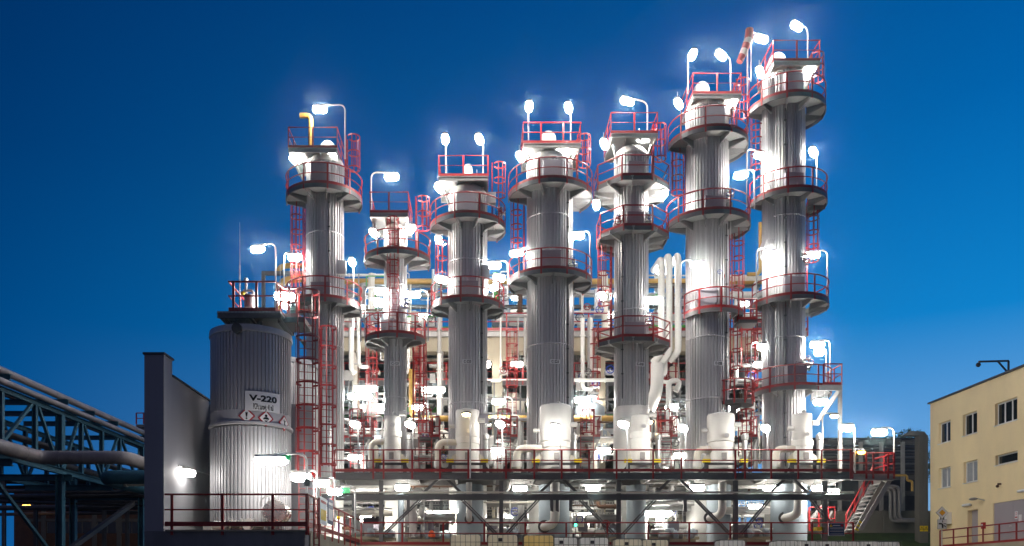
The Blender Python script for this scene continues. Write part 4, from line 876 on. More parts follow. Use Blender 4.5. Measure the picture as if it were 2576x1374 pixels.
# upper steel frame above the beam
uf = thing('upper_steel_frame', 'open grey steel frame with trays standing on the upper storey behind the columns', 'steel frame', (X(1400, 58), 58, zr))
for u in (880, 1030, 1110, 1240, 1310, 1460, 1530, 1650, 1720, 1850, 1905):
    MB().ibeam((X(u, 58), 58, zr), (X(u, 58), 58, Z(704, 58)), 0.16, 0.2, up=(0, 1, 0)).build('post', 'steel_light', uf, False)
for v, m in ((775, 'steel_grey'), (745, 'grating'), (722, 'steel_light')):
    MB().ibeam((X(870, 58), 57.8, Z(v, 58)), (X(1910, 58), 57.8, Z(v, 58)), 0.3, 0.22).build('beam', m, uf, False)
gp = thing('pipe_portal', 'dark grey portal frame holding the yellow pipe beside the tank-side column', 'steel frame', (X(690, 57), 57, ZP), 'portals')
MB().beam((X(663, 57), 57, ZP), (X(663, 57), 57, Z(686, 57)), 0.22, 0.25, (0, 1, 0)).beam((X(659, 57), 57, Z(688, 57)), (X(790, 57), 57, Z(688, 57)), 0.22, 0.25).build('frame', 'steel_grey', gp, False)
yp = tag(MB().path([W(762, 708, 57.4), W(1925, 708, 57.4)], 0.19, 12).build('gas_pipe', 'yellow_pipe'), 'long yellow pipe crossing high behind all the columns', 'pipe', 'yellow pipes')
tag(MB().path([W(765, 700, 55), W(712, 706, 55), W(700, 735, 55), W(700, 790, 55)], 0.24, 12, 0.8).build('gas_pipe', 'yellow_pipe'), 'yellow pipe bend beside the tank-side column near the dark portal', 'pipe', 'yellow pipes')
tag(MB().path([W(700, 690, 58), W(704, 672, 58), W(728, 668, 58), W(770, 668, 58)], 0.18, 12, 0.6).build('gas_pipe', 'yellow_pipe'), 'yellow pipe loop on top of the dark portal', 'pipe', 'yellow pipes')
tag(MB().path([W(1913, 560, 52), W(1913, 690, 52), W(1880, 690, 52)], 0.12, 10, 0.4).build('gas_pipe', 'yellow_pipe'), 'thin yellow pipe rising between columns C-320 and C-321', 'pipe', 'yellow pipes')
tag(MB().path([W(1036, 930, 50.5), W(1036, 1053, 50.5), W(1548, 1053, 50.5), W(1560, 1053, 50.5), W(1560, 1100, 50.5)], 0.18, 12, 0.5).build('gas_pipe', 'yellow_pipe'), 'yellow gas line running at vessel height behind columns C-220 and C-221', 'pipe', 'yellow pipes')
for u, v0, v1 in ((1664, 652, 905), (1683, 643, 905), (1706, 642, 900)):
    lab = {1664: 'shortest', 1683: 'middle', 1706: 'outermost'}[u]
    tag(MB().path([W(u - 20, v0 + 28, 53), W(u - 2, v0 + 2, 51), W(u, v0 + 12, 51), W(u, v1 - 14, 51), W(u - 22, v1 + 8, 51.4)], 0.2, 14, 0.4).build('riser_pipe', 'white_paint'), f'{lab} of the three tall white riser pipes between columns C-310 and C-320', 'pipe', 'three tall white risers')
GAPS = [(864, 965, 'between the tank-side column and C-121'), (1026, 1127, 'between columns C-121 and C-220'), (1229, 1323, 'between columns C-220 and C-221'), (1444, 1543, 'between columns C-221 and C-310'), (1634, 1724, 'between columns C-310 and C-320'), (1834, 1922, 'between columns C-320 and C-321')]
SZ = lambda r: 'thin' if r < 0.07 else 'thick' if r > 0.15 else 'medium'
CN = {'white_paint': 'white', 'cream_pipe': 'cream', 'galvanised': 'silver', 'green_pipe': 'green', 'steel_light': 'grey', 'skirt_paint': 'blue-grey', 'red_paint': 'red', 'rust': 'brown'}
def cpipe(pts, r, m, level, gap, orient, n=8):
    b = MB(); b.path(pts, r, n, r * 2.5)
    L = (Vector(pts[-1]) - Vector(pts[0])).length
    p, q = Vector(pts[0]), Vector(pts[1]); d = (q - p)
    if r >= 0.07 and d.length > 1:
        for t in (0.25, 0.7):
            c = p + d * t; dn = d.normalized(); b.path([c - dn * 0.03, c + dn * 0.03], r * 1.45, n)
    o = b.build('process_pipe', m); lab = f'{SZ(r)} {CN[m]} {orient} pipe {level} {gap}'
    tag(o, lab, 'pipe', lab); return o
def valve(p, r, level, gap, m='white_paint'):
    lab = f'silver hand valve {gap}' if 'cluster' in level else f'hand valve with a wheel {level} {gap}'
    o = thing('hand_valve', lab, 'valve', p, lab); p = Vector(p)
    MB().lathe(p, [(r * 1.1, -r * 1.6), (r * 1.1, -r * 1.3), (r * 0.7, -r * 1.2), (r * 0.9, 0), (r * 0.7, r * 1.2), (r * 1.1, r * 1.3), (r * 1.1, r * 1.6)], 10, axis='x').path([p, p + Vector((0, -r * 2.4, r * 0.6))], r * 0.35, 6).build('valve_body', m, o)
    c = p + Vector((0, -r * 2.4, r * 0.6)); MB().path([c + Vector((r * 1.3 * math.cos(2 * PI * i / 10), 0, r * 1.3 * math.sin(2 * PI * i / 10))) for i in range(10)], r * 0.18, 5, closed=True).beam(c - Vector((r * 1.2, 0, 0)), c + Vector((r * 1.2, 0, 0)), r * 0.2, r * 0.2).build('handwheel', random.choice(['steel_dark', 'red_paint', 'blue_paint']), o)
    return o
def drum(u, v, Y, L, r, level, gap, m='white_paint', ax='x'):
    p = W(u, v, Y); lab = f'{CN[m]} {"lying" if ax == "x" else "upright"} drum {level} {gap}'; o = thing('drum', lab, 'vessel', p, lab)
    MB().lathe(p, [(0.05, -L / 2 - r * 0.45), (r * 0.6, -L / 2 - r * 0.35), (r * 0.92, -L / 2 - r * 0.12), (r, -L / 2), (r, L / 2), (r * 0.92, L / 2 + r * 0.12), (r * 0.6, L / 2 + r * 0.35), (0.05, L / 2 + r * 0.45)], 24, axis=ax).build('shell', m, o)
    if ax == 'x':
        for sg in (-1, 1): MB().box(p.x + sg * L * 0.3 - 0.08, p.x + sg * L * 0.3 + 0.08, Y - r * 0.7, Y + r * 0.7, p.z - r * 1.5, p.z - r * 0.6).build('saddle', 'steel_grey', o, False)
    else:
        for sg in (-1, 1): MB().box(p.x + sg * r * 0.7 - 0.05, p.x + sg * r * 0.7 + 0.05, Y - 0.05, Y + 0.05, p.z - L / 2 - r * 1.1, p.z - L / 2).build('leg', 'steel_grey', o, False)
    MB().lathe(p + Vector((0, 0, r if ax == 'x' else L / 2 + r * 0.4)), [(r * 0.25, -0.1), (r * 0.25, 0.25), (r * 0.36, 0.25), (r * 0.36, 0.32)], 12).build('nozzle', m, o); return o
def cabinet(u, v, Y, wd, h, level, gap, m='steel_light'):
    p = W(u, v, Y); lab = f'small {CN.get(m, "grey")} control box {level} {gap}'; o = thing('control_box', lab, 'control box', p, lab)
    MB().box(p.x - wd / 2, p.x + wd / 2, Y, Y + 0.25, p.z - h / 2, p.z + h / 2).build('case', m, o, False)
    MB().box(p.x - wd / 2 + 0.03, p.x + wd / 2 - 0.03, Y - 0.015, Y - 0.002, p.z - h / 2 + 0.03, p.z + h / 2 - 0.03).build('door', m, o, False)
    MB().box(p.x - 0.025, p.x + 0.025, Y + 0.05, Y + 0.1, p.z - h / 2 - 0.8, p.z - h / 2).build('stand', 'steel_grey', o, False); return o
def pump(u, v, Y, level, gap, s=1.0):
    p = W(u, v, Y); lab = f'grey motor pump {level} {gap}'; o = thing('pump', lab, 'pump', p, lab)
    MB().lathe(p, [(0.14 * s, 0), (0.2 * s, 0.03), (0.2 * s, 0.55 * s), (0.14 * s, 0.6 * s), (0.06 * s, 0.62 * s), (0.06 * s, 0.8 * s)], 18, axis='x').build('motor', 'steel_light', o)
    MB().lathe(p + Vector((0.8 * s, 0, 0)), [(0.24 * s, 0), (0.26 * s, 0.05), (0.26 * s, 0.2 * s), (0.12 * s, 0.3 * s), (0.17 * s, 0.3 * s), (0.17 * s, 0.36 * s)], 18, axis='x').build('casing', 'skirt_paint', o)
    MB().box(p.x - 0.1, p.x + 1.2 * s, Y - 0.25, Y + 0.25, p.z - 0.35 * s, p.z - 0.2 * s).build('base', 'concrete', o, False); return o
rnd = random.Random(11)
LV = [('above the concrete beam', 690, 826, 54.5, 61, 8, 6), ('under the concrete beam', 892, 1048, 51.5, 60, 8, 6), ('at vessel height', 1055, 1185, 48.0, 52.5, 9, 8), ('under the main deck', 1207, 1240, 44.5, 51, 5, 1), ('at ground-floor level', 1262, 1352, 44.2, 52.5, 10, 9)]
for gi, (g0, g1, gap) in enumerate(GAPS):
    for li, (lev, v0, v1, ya, yb, npipe, nobj) in enumerate(LV):
        for k in range(npipe):
            Y = rnd.uniform(ya, yb); r = rnd.choice([0.04, 0.045, 0.055, 0.06, 0.09, 0.11, 0.13, 0.17, 0.21])
            m = rnd.choice(['white_paint', 'cream_pipe', 'galvanised', 'galvanised', 'rust', 'steel_light', 'white_paint', 'steel_light', 'green_pipe' if li in (0, 1) else 'galvanised'])
            u = rnd.uniform(g0 + 2, g1 - 2); v = rnd.uniform(v0, v1); o = rnd.random()
            if li == 3: r = rnd.choice([0.06, 0.1, 0.16, 0.2]); o = rnd.choice([0.5, 0.9])
            if o < 0.42:
                va, vb = (v0 - rnd.uniform(0, 12), v1) if rnd.random() < 0.65 else (v0 + (v1 - v0) * rnd.uniform(0, 0.4), v1 - (v1 - v0) * rnd.uniform(0, 0.3))
                pts = [W(u, va, Y), W(u, vb, Y)]
                if rnd.random() < 0.4 and li != 1: pts = [W(u + rnd.choice([-18, 18]), va, Y)] + pts
                cpipe(pts, r, m, lev, gap, 'upright' if len(pts) == 2 else 'bent')
            elif o < 0.78:
                pts = [W(g0 - 22, v, Y), W(g1 + 22, v, Y)]
                cpipe(pts, r, m, lev, gap, 'level')
            else:
                um = rnd.uniform(g0 + 15, g1 - 15); v2 = min(v1, max(v0, v + rnd.choice([-1, 1]) * rnd.uniform(15, 45)))
                pts = [W(g0 - 18, v, Y), W(um, v, Y), W(um, v2, Y)] if rnd.random() < 0.5 else [W(g1 + 18, v, Y), W(um, v, Y), W(um, v2, Y)]
                if li == 3: pts = [W(um, v, Y), W(um, v, Y - 0.0) + Vector((0.6, 0, 0)), W(um, v0 - 4, Y) + Vector((0.6, 0, 0))]
                cpipe(pts, r, m, lev, gap, 'bent')
        for k in range(0 if li == 3 else 3 if li in (2, 4) else 2):      # banks of parallel small-bore pipes
            Y = rnd.uniform(ya, yb); n_ = rnd.choice([3, 4, 5]); r = rnd.choice([0.03, 0.04, 0.055]); m = rnd.choice(['galvanised', 'white_paint', 'steel_light']); up = rnd.random() < 0.55
            u = rnd.uniform(g0 + 5, g1 - 25); v = rnd.uniform(v0 + 5, v1 - 25); lab = f'bank of slim {"upright" if up else "level"} {CN[m]} pipes {lev} {gap}'
            pbn = thing('pipe_bank', lab, 'pipe bank', W(u, v1, Y), lab); e_ = rnd.uniform(0.4, 1)
            for i in range(n_):
                if up: pts = [W(u + i * r * 90, v0 + (v1 - v0) * (1 - e_) - (n_ - i) * 3, Y), W(u + i * r * 90, v1, Y)]
                else: pts = [W(g0 - 15, v + i * r * 90, Y), W(g1 + 15, v + i * r * 90, Y)]
                MB().path(pts, r, 6).build('tube', m, pbn)
            if up: q = W(u - 2, (v0 + v1) / 2, Y); MB().box(q.x, q.x + n_ * r * 90 * Y / F, Y - r - 0.06, Y - r - 0.02, q.z, q.z + 0.06).build('clamp_bar', 'steel_dark', pbn, False)
        for k in range(nobj):
            Y = rnd.uniform(ya, min(yb, ya + 4)); u = rnd.uniform(g0 + 10, g1 - 10); t = rnd.random()
            if li == 0:
                if t < 0.4: drum(u, rnd.uniform(795, 818), Y + 1.5, rnd.uniform(1.0, 2), rnd.uniform(0.35, 0.6), lev, gap, rnd.choice(['white_paint', 'skirt_paint', 'white_paint']))
                elif t < 0.7: valve(W(u, rnd.uniform(780, 822), Y), rnd.uniform(0.12, 0.2), lev, gap)
                else: cabinet(u, rnd.uniform(795, 815), Y, 0.5, 0.7, lev, gap)
            elif li in (1, 2):
                if t < 0.35: drum(u, rnd.uniform(v0 + 40, v1 - 20), Y + 1, rnd.uniform(0.8, 1.5), rnd.uniform(0.3, 0.55), lev, gap, rnd.choice(['white_paint', 'cream_pipe', 'skirt_paint']), rnd.choice(['x', 'z']))
                elif t < 0.7: valve(W(u, rnd.uniform(v0 + 30, v1 - 8), Y), rnd.uniform(0.1, 0.18), lev, gap)
                else: cabinet(u, rnd.uniform(v0 + 40, v1 - 12), Y, rnd.uniform(0.35, 0.6), rnd.uniform(0.4, 0.7), lev, gap)
            elif li == 4:
                if t < 0.35: pump(u - 12, rnd.uniform(1338, 1350), 44.0 + rnd.uniform(0, 2), lev, gap)
                elif t < 0.6: cabinet(u, rnd.uniform(1322, 1345), 43.9 + rnd.uniform(0, 2), rnd.uniform(0.4, 0.9), rnd.uniform(0.4, 0.6), lev, gap, 'manhole_cover')
                elif t < 0.8: drum(u, rnd.uniform(1290, 1335), Y + 1, rnd.uniform(1, 2), rnd.uniform(0.2, 0.32), lev, gap, rnd.choice(['cream_pipe', 'steel_light', 'white_paint']))
                else: valve(W(u, rnd.uniform(1290, 1340), Y), rnd.uniform(0.12, 0.2), lev, gap)
    # cable trays and drains at ground-floor level
    for v in (1270, 1283, 1297):
        z = Z(v, 50.5); lab = f'pale ribbed cable tray at ground-floor level {gap}'; b = MB(); xa_, xb_ = X(g0 - 20, 50.5), X(g1 + 20, 50.5)
        b.box(xa_, xb_, 50.5, 50.53, z, z + 0.05); b.box(xa_, xb_, 50.5, 50.53, z + 0.16, z + 0.2); n_ = int((xb_ - xa_) / 0.16)
        for i in range(n_): b.box(xa_ + i * 0.16, xa_ + i * 0.16 + 0.05, 50.505, 50.525, z + 0.05, z + 0.16)
        tag(b.build('cable_tray', 'steel_light', smooth=False), lab, 'cable tray', lab)
rn2 = random.Random(23)
for g0, g1, gap in GAPS:
    for k in range(3):
        u = rn2.uniform(g0, g1); Y = rn2.uniform(51.6, 52.5); r = rn2.choice([0.05, 0.08, 0.12]); v1 = rn2.uniform(905, 1000)
        cpipe([W(u, 800, Y), W(u, v1, Y), W(u + rn2.choice([-25, 25]), v1, Y)], r, rn2.choice(['white_paint', 'galvanised', 'steel_light']), 'before the concrete beam', gap, 'dropping')
# boxes, conduits and valve clusters on the columns
for u, v, Y, wd, h, m, lab in ((858, 672, 46.5, 0.5, 0.75, 'white_paint', 'white instrument box on the flank of the tank-side column'), (1222, 682, 46.3, 0.4, 0.7, 'manhole_cover', 'grey instrument box on the flank of column C-220 above its lower platform'), (1216, 1052, 46.0, 0.55, 0.5, 'manhole_cover', 'grey box on column C-220 just over the orange-lit vessel'), (1236, 497, 46.2, 0.5, 0.6, 'white_paint', 'white box beside the head of column C-220'), (853, 478, 46.2, 0.3, 0.6, 'steel_light', 'small grey box on the top platform of the tank-side column'), (1836, 520, 46.2, 0.3, 0.5, 'steel_light', 'small grey box on the middle platform of column C-320')):
    p = W(u, v, Y); o = thing('instrument_box', lab, 'control box', p, 'boxes on the columns'); MB().box(p.x - wd / 2, p.x + wd / 2, Y, Y + 0.3, p.z - h / 2, p.z + h / 2).build('case', m, o, False)
    MB().box(p.x - wd / 2 + 0.04, p.x + wd / 2 - 0.04, Y - 0.015, Y - 0.002, p.z - h / 2 + 0.04, p.z + h / 2 - 0.04).build('door', m, o, False); MB().path([(p.x + wd * 0.3, Y + 0.15, p.z - h / 2), (p.x + wd * 0.3, Y + 0.15, p.z - h / 2 - 1.4)], 0.02, 6).build('conduit', 'galvanised', o)
for u, v, lab in ((1258, 525, 'on the upper platform of column C-220'), (1440, 655, 'on the lower platform of column C-221'), (1022, 752, 'on the lower platform of column C-121'), (1832, 480, 'on the middle platform of column C-320'), (1808, 690, 'on the lowest platform of column C-320'), (2026, 640, 'on the third platform of column C-321'), (2030, 905, 'on the lowest platform of column C-321'), (1630, 545, 'on the middle octagonal platform of column C-310'), (1632, 795, 'on the lowest octagonal platform of column C-310'), (1555, 545, 'on the flank of column C-310 facing C-221')):
    Y = 46.3
    for k, (du, dv) in enumerate(((0, 0), (5, 12), (-3, 22))): valve(W(u + du, v + dv, Y + 0.2 * k), 0.09 + 0.02 * k, 'in a silver cluster', lab, 'galvanised')
for u, v0, v1, lab in ((836, 500, 1180, 'the tank-side column'), (1212, 580, 1000, 'column C-220'), (1424, 500, 1180, 'column C-221'), (1560, 620, 1010, 'column C-310'), (1816, 580, 1180, 'column C-320'), (1958, 300, 1180, 'column C-321')):
    hwc = {836: (818, 47), 1212: (1177, 49), 1424: (1383, 58), 1560: (1588, 43), 1816: (1779, 53), 1958: (1973, 50)}[u]; rr_ = hwc[1] * YC / F; xx = X(u, YC); yy = YC - math.sqrt(max(0.01, rr_ ** 2 - (xx - X(hwc[0], YC)) ** 2)) - 0.04
    b = MB().path([(xx, yy, Z(v0, YC)), (xx, yy, Z(v1, YC))], 0.028, 6)
    for q in range(v0 + 30, v1, 60): b.box(xx - 0.06, xx + 0.06, yy - 0.035, yy + 0.05, Z(q, YC), Z(q, YC) + 0.05)
    tag(b.build('cable_conduit', 'steel_dark'), f'thin dark cable conduit clipped down the front of {lab}', 'conduit', 'cable conduits')
# green hall behind the gallery
tag(MB().box(X(866, 60), X(1110, 60), 60, 60.3, Z(1046, 60), Z(1012, 60)).box(X(866, 60), X(1110, 60), 59.9, 60.4, Z(1048, 60), Z(1046, 60)).build('green_panel', 'green_pipe', smooth=False), 'green panel band on the far wall behind column C-121', 'panel', 'green panels')
tag(MB().box(X(1255, 60), X(1330, 60), 60, 60.3, Z(1046, 60), Z(1016, 60)).box(X(1255, 60), X(1330, 60), 59.9, 60.4, Z(1048, 60), Z(1046, 60)).build('green_panel', 'green_pipe', smooth=False), 'short green panel band behind the pillar near column C-221', 'panel', 'green panels')
drum(1484, 1043, 51.5, 0.7, 0.9, 'with a domed top under the concrete beam', 'between columns C-221 and C-310', 'skirt_paint', 'z')
tag(MB().path([W(1653, 915, 50.5), W(1653, 985, 50.5), W(1630, 1035, 50.5)], 0.38, 16, 0.6).build('duct_pipe', 'white_paint'), 'fat white bent duct beside column C-310 under the concrete beam', 'pipe')
tag(MB().path([W(1682, 1090, 50), W(1682, 958, 50), W(1712, 958, 50), W(1700, 985, 50)], 0.16, 14, 0.4).build('hooked_pipe', 'white_paint'), 'hooked white pipe between columns C-310 and C-320 under the concrete beam', 'pipe')
tag(MB().path([W(884, 825, 51), W(884, 930, 51), W(892, 940, 51)], 0.16, 12, 0.2).build('drop_pipe', 'white_paint'), 'white drop pipe in front of the concrete beam beside the tank-side column', 'pipe')
tag(MB().path([W(1440, 1190, 47.5), W(1440, 745, 47.5), W(1448, 738, 47.5)], 0.09, 10, 0.2).build('downpipe', 'grey_pipe'), 'long grey downpipe along the flank of column C-221', 'pipe')
tag(MB().lathe(W(1086, 1352, 43.2), [(0.12, 0), (0.2, 0.05), (0.17, 0.2), (0.09, 0.32), (0.02, 0.36)], 9).build('orange_bag', 'orange_bag'), 'orange-red bag left on the plinth between C-121 and C-220', 'bag')
gb_ = thing('beacon', 'small green glowing beacon lamp behind the totes near column C-221', 'lamp', W(1448, 1352, 42.6)); MB().path([W(1448, 1354, 42.6), W(1448, 1326, 42.6)], 0.03, 6).build('post', 'steel_light', gb_); MB().ball(W(1448, 1321, 42.6), 0.07, n=8).build('lens', 'beacon_green', gb_)

for (g0, g1, gap), du in zip(GAPS, (0.72, 0.3, 0.62, 0.5, 0.35, 0.6)):          # red access ladders and dark bracing deep in the structure
    u = g0 + (g1 - g0) * du; ladder(X(u, 52.6), 52.6, Z(1098, 52.6), Z(838, 52.6), 270, f'long red access ladder against the concrete beam {gap}', cage0=3.0, wd=0.55, cr=0.36)
    u2 = g0 + (g1 - g0) * (0.5 if du > 0.6 else 0.8)
    root = thing('cross_brace', f'dark crossed steel bracing under the concrete beam {gap}', 'bracing', W(u2, 1046, 55.5), 'crossed bracing')
    for sg in (-1, 1): MB().beam(W(u2 - sg * 30, 1044, 55.5), W(u2 + sg * 30, 958, 55.5), 0.12, 0.12).build('brace', 'steel_dark', root, False)

# ------------------------------------------------------------------ stair tower at the end of the deck
zl2 = Z(1192, YF); st = thing('stair_landing', 'red-railed steel landing at the head of the stairs', 'platform', (X(2195, YF), YF, zl2 - 0.3))
MB().box(X(2143, YF), X(2250, YF), YF + 0.05, 45.2, zl2 - 0.06, zl2).build('deck', 'grating', st, False)
b = MB(); b.ibeam((X(2143, YF), YF + 0.08, zl2 - 0.2), (X(2250, YF), YF + 0.08, zl2 - 0.2), 0.1, 0.26); b.ibeam((X(2250, YF) - 0.05, YF + 0.1, zl2 - 0.2), (X(2250, YF) - 0.05, 45.2, zl2 - 0.2), 0.1, 0.26)
b.build('frame', 'steel_light', st, False)
railing(st, [(X(2145, YF), YF + 0.02, zl2), (X(2250, YF), YF + 0.02, zl2), (X(2250, YF), 45.2, zl2)], [0, 0.7, 1.05, 1.8, 2.1, 3.2], 1.05, toe=0.16, drop=0.25)
MB().beam((X(2245, YF), YF + 0.3, zl2 - 0.3), W(2165, 1332, 43.6), 0.12, 0.2).build('brace', 'steel_light', st, False)
ss = thing('steel_stairs', 'steel staircase with red handrails climbing from the plinth to the landing', 'stairs', W(2150, 1345, 44), None)
p0, p1 = W(2152, 1338, 43.9), W(2222, 1213, 43.9)
for dy in (0, 1.15): MB().beam(p0 + Vector((0, dy, 0)), p1 + Vector((0, dy, 0)), 0.06, 0.26).build('stringer', 'steel_light', ss, False)
for i in range(12):
    q = p0.lerp(p1, (i + 0.5) / 12); MB().box(q.x - 0.14, q.x + 0.14, q.y + 0.03, q.y + 1.12, q.z + 0.02, q.z + 0.06).build('tread', 'grating', ss, False)
for dy in (1.17,):
    o = Vector((0, dy, 0)); MB().path([p0 + o + Vector((0, 0, 0.95)), p1 + o + Vector((0, 0, 0.95))], RAIL, 6).build('handrail', 'red_paint', ss)
    MB().path([p0 + o + Vector((0, 0, 0.5)), p1 + o + Vector((0, 0, 0.5))], RAIL * 0.8, 6).build('mid_rail', 'red_paint', ss)
    for t in (0.02, 0.33, 0.66, 0.98): q = p0.lerp(p1, t) + o; place(post_mesh(0.95, 0.1), 'post', ss, q)
for i in range(3): q = p0.lerp(p1, 0.03 + i * 0.07); MB().beam(q + Vector((0, -0.04, 0)), p0.lerp(p1, 0.06 + i * 0.07) + Vector((0, -0.04, 0)), 0.02, 0.2).build('warning_stripe', 'safety_yellow', ss, False)
rs = thing('guard_railing', 'bright red railing of the lower landing behind the blue sign', 'railing', W(2060, 1350, 45), 'red guard railings')
zz = Z(1348, 45); railing(rs, [(X(2036, 45), 45, zz + 0.25), (X(2100, 45), 45, zz + 0.25), (X(2100, 46.5), 46.5, zz + 0.25)], None, 1.25, toe=0.1, step=0.5)
tag(MB().beam(W(2068, 1348, 44.7), W(2094, 1290, 46), 0.1, 0.25).beam(W(2036, 1312, 46), W(2080, 1262, 46), 0.1, 0.22).build('brace_beam', 'steel_light', smooth=False), 'pale diagonal beam behind the bright red railing near the stairs', 'beam')
tag(MB().box(X(2052, 43.5), X(2070, 43.5), 43.4, 43.8, Z(1335, 43.5), Z(1326, 43.5)).build('yellow_step', 'safety_yellow', smooth=False), 'small yellow step block in front of the bright red railing', 'step')
sg = thing('site_sign', 'dark blue site safety board on the railing near the foot of the stairs', 'sign', W(2104, 1346, 41.9), 'notice boards')
xa_, xb_, za_, zb2 = X(2085, 41.9), X(2123, 41.9), Z(1347, 41.9), Z(1317, 41.9)
MB().box(xa_ - 0.02, xb_ + 0.02, 41.9, 41.94, za_ - 0.02, zb2 + 0.02).build('frame', 'sign_white', sg, False); MB().box(xa_, xb_, 41.885, 41.898, za_, zb2).build('board', 'sign_blue', sg, False)
b = MB()
for t in (0.06, 0.16, 0.32, 0.36, 0.52, 0.58, 0.66): b.box(xa_ + 0.04, xb_ - 0.04, 41.88, 41.884, za_ + (zb2 - za_) * t, za_ + (zb2 - za_) * t + 0.012)
b.build('text_lines', 'sign_white', sg, False)
tri = lambda cx, cz, h, y: [(cx - h * 0.6, y, cz - h * 0.45), (cx + h * 0.6, y, cz - h * 0.45), (cx, y, cz + h * 0.55)]
MB().prism(tri(xa_ + 0.1, zb2 - 0.1, 0.14, 41.882), (0, -0.004, 0)).build('warning_triangle', 'sign_yellow', sg, False)
MB().lathe((xb_ - 0.1, 41.882, zb2 - 0.1), [(0.07, 0), (0.07, -0.004)], 16, axis='y').build('prohibition_disc', 'sign_red', sg)
place(text_mesh('Povinn', 0.1, 'sign_white', 0, fit=0.01) if 0 else MB().box(-0.18, 0.18, -0.003, 0, -0.02, 0.02).mesh('heading', 'sign_white', smooth=False), 'heading', sg, ((xa_ + xb_) / 2, 41.884, zb2 - 0.1))

# ------------------------------------------------------------------ totes in front of the plant
def rbox(x0, x1, y0, y1, z0, z1, r=0.1):
    b = MB(); cx_, cy_ = (x0 + x1) / 2, (y0 + y1) / 2; hx, hy = (x1 - x0) / 2, (y1 - y0) / 2
    def ring(k, z):
        out = []
        for sx, sy, a0 in ((1, 1, 0), (-1, 1, 90), (-1, -1, 180), (1, -1, 270)):
            for t in (0, 30, 60, 90): out.append((cx_ + sx * (hx - r) + (r - k) * math.cos(R(a0 + t)) - 0 * sx, cy_ + sy * (hy - r) + (r - k) * math.sin(R(a0 + t)), z))
        return out
    rs_ = [ring(r * 0.8, z0), ring(r * 0.2, z0 + r * 0.3), ring(0, z0 + r), ring(0, z1 - r), ring(r * 0.2, z1 - r * 0.3), ring(r * 0.8, z1)]
    n = len(rs_[0]); vs = [p for q in rs_ for p in q]
    b.add(vs, [(i * n + k, i * n + (k + 1) % n, (i + 1) * n + (k + 1) % n, (i + 1) * n + k) for i in range(5) for k in range(n)] + [tuple(reversed(range(n))), tuple(5 * n + k for k in range(n))]); return b
def tote_meshes(wd, dp):
    def mk():
        h = 1.16; b = rbox(-wd / 2 + 0.03, wd / 2 - 0.03, -dp / 2 + 0.03, dp / 2 - 0.03, 0.14, h - 0.03)
        bot = {m: b.mesh('bottle', m) for m in ('tote_white', 'tote_cream', 'tote_amber')}
        cg = MB(); nx, ny = int(round(wd / 0.2)), int(round(dp / 0.2))
        for z in (0.17, 0.4, 0.62, 0.84, h):
            cg.path([(-wd / 2, -dp / 2, z), (wd / 2, -dp / 2, z), (wd / 2, dp / 2, z), (-wd / 2, dp / 2, z)], 0.0085, 5, closed=True)
        for i in range(nx + 1):
            for y in (-dp / 2, dp / 2): cg.path([(-wd / 2 + wd * i / nx, y, 0.14), (-wd / 2 + wd * i / nx, y, h)], 0.0085, 5)
        for i in range(1, ny):
            for x in (-wd / 2, wd / 2): cg.path([(x, -dp / 2 + dp * i / ny, 0.14), (x, -dp / 2 + dp * i / ny, h)], 0.0085, 5)
        for y in (-dp * 0.25, dp * 0.25): cg.path([(-wd / 2, y, h), (wd / 2, y, h)], 0.0085, 5)
        pal = MB().box(-wd / 2, wd / 2, -dp / 2, dp / 2, 0.09, 0.135)
        for x in (-wd / 2 + 0.07, 0, wd / 2 - 0.07): pal.box(x - 0.06, x + 0.06, -dp / 2, dp / 2, 0, 0.088)
        lid = MB().lathe((0, 0, h - 0.03), [(0.11, 0), (0.11, 0.035), (0.09, 0.045)], 18)
        plt = MB().box(-0.08, 0.08, -0.012, -0.002, -0.07, 0.07)
        return bot, cg.mesh('cage', 'wire'), pal.mesh('pallet', 'bark', smooth=False), lid.mesh('lid', 'black'), plt.mesh('label_plate', 'steel_dark', smooth=False)
    return cached(('tote', wd, dp), mk)
TOTES = [(1171, 1343, 'tote_cream', 'cream tote at the end of the row nearest the tank base', 0, 0), (1265, 1344, 'tote_cream', 'cream tote with a dark label plate, second from the tank base', 0, 1), (1356, 1345, 'tote_amber', 'amber yellow tote, the deepest coloured of the row', 0, 0), (1418, 1351, 'tote_white', 'white tote with a dark plate beside the amber one', 0, 1), (1496, 1351, 'tote_white', 'white tote standing alone before the C-310 steel post', 0, 1), (1582, 1355, 'tote_cream', 'cream tote beneath the C-310 vessel', 0, 1), (1650, 1357, 'tote_cream', 'pale cream tote beneath the pipes right after column C-310', 0, 1), (1844, 1358, 'tote_white', 'single pale tote before the C-320 steel post', 0, 0),
         (1982, 1359.5, 'tote_white', 'first tote of the long end row, under column C-321', 1, 0), (2034, 1360, 'tote_white', 'second tote of the long end row', 1, 1), (2086, 1360.5, 'tote_white', 'third tote of the long end row, below the blue sign', 1, 1), (2138, 1361, 'tote_white', 'fourth tote of the long end row, before the stair foot', 1, 0), (2190, 1361, 'tote_white', 'fifth tote of the long end row, past the stair foot', 1, 1), (2240, 1361.5, 'tote_white', 'last tote of the long end row, towards the yellow building', 1, 0)]
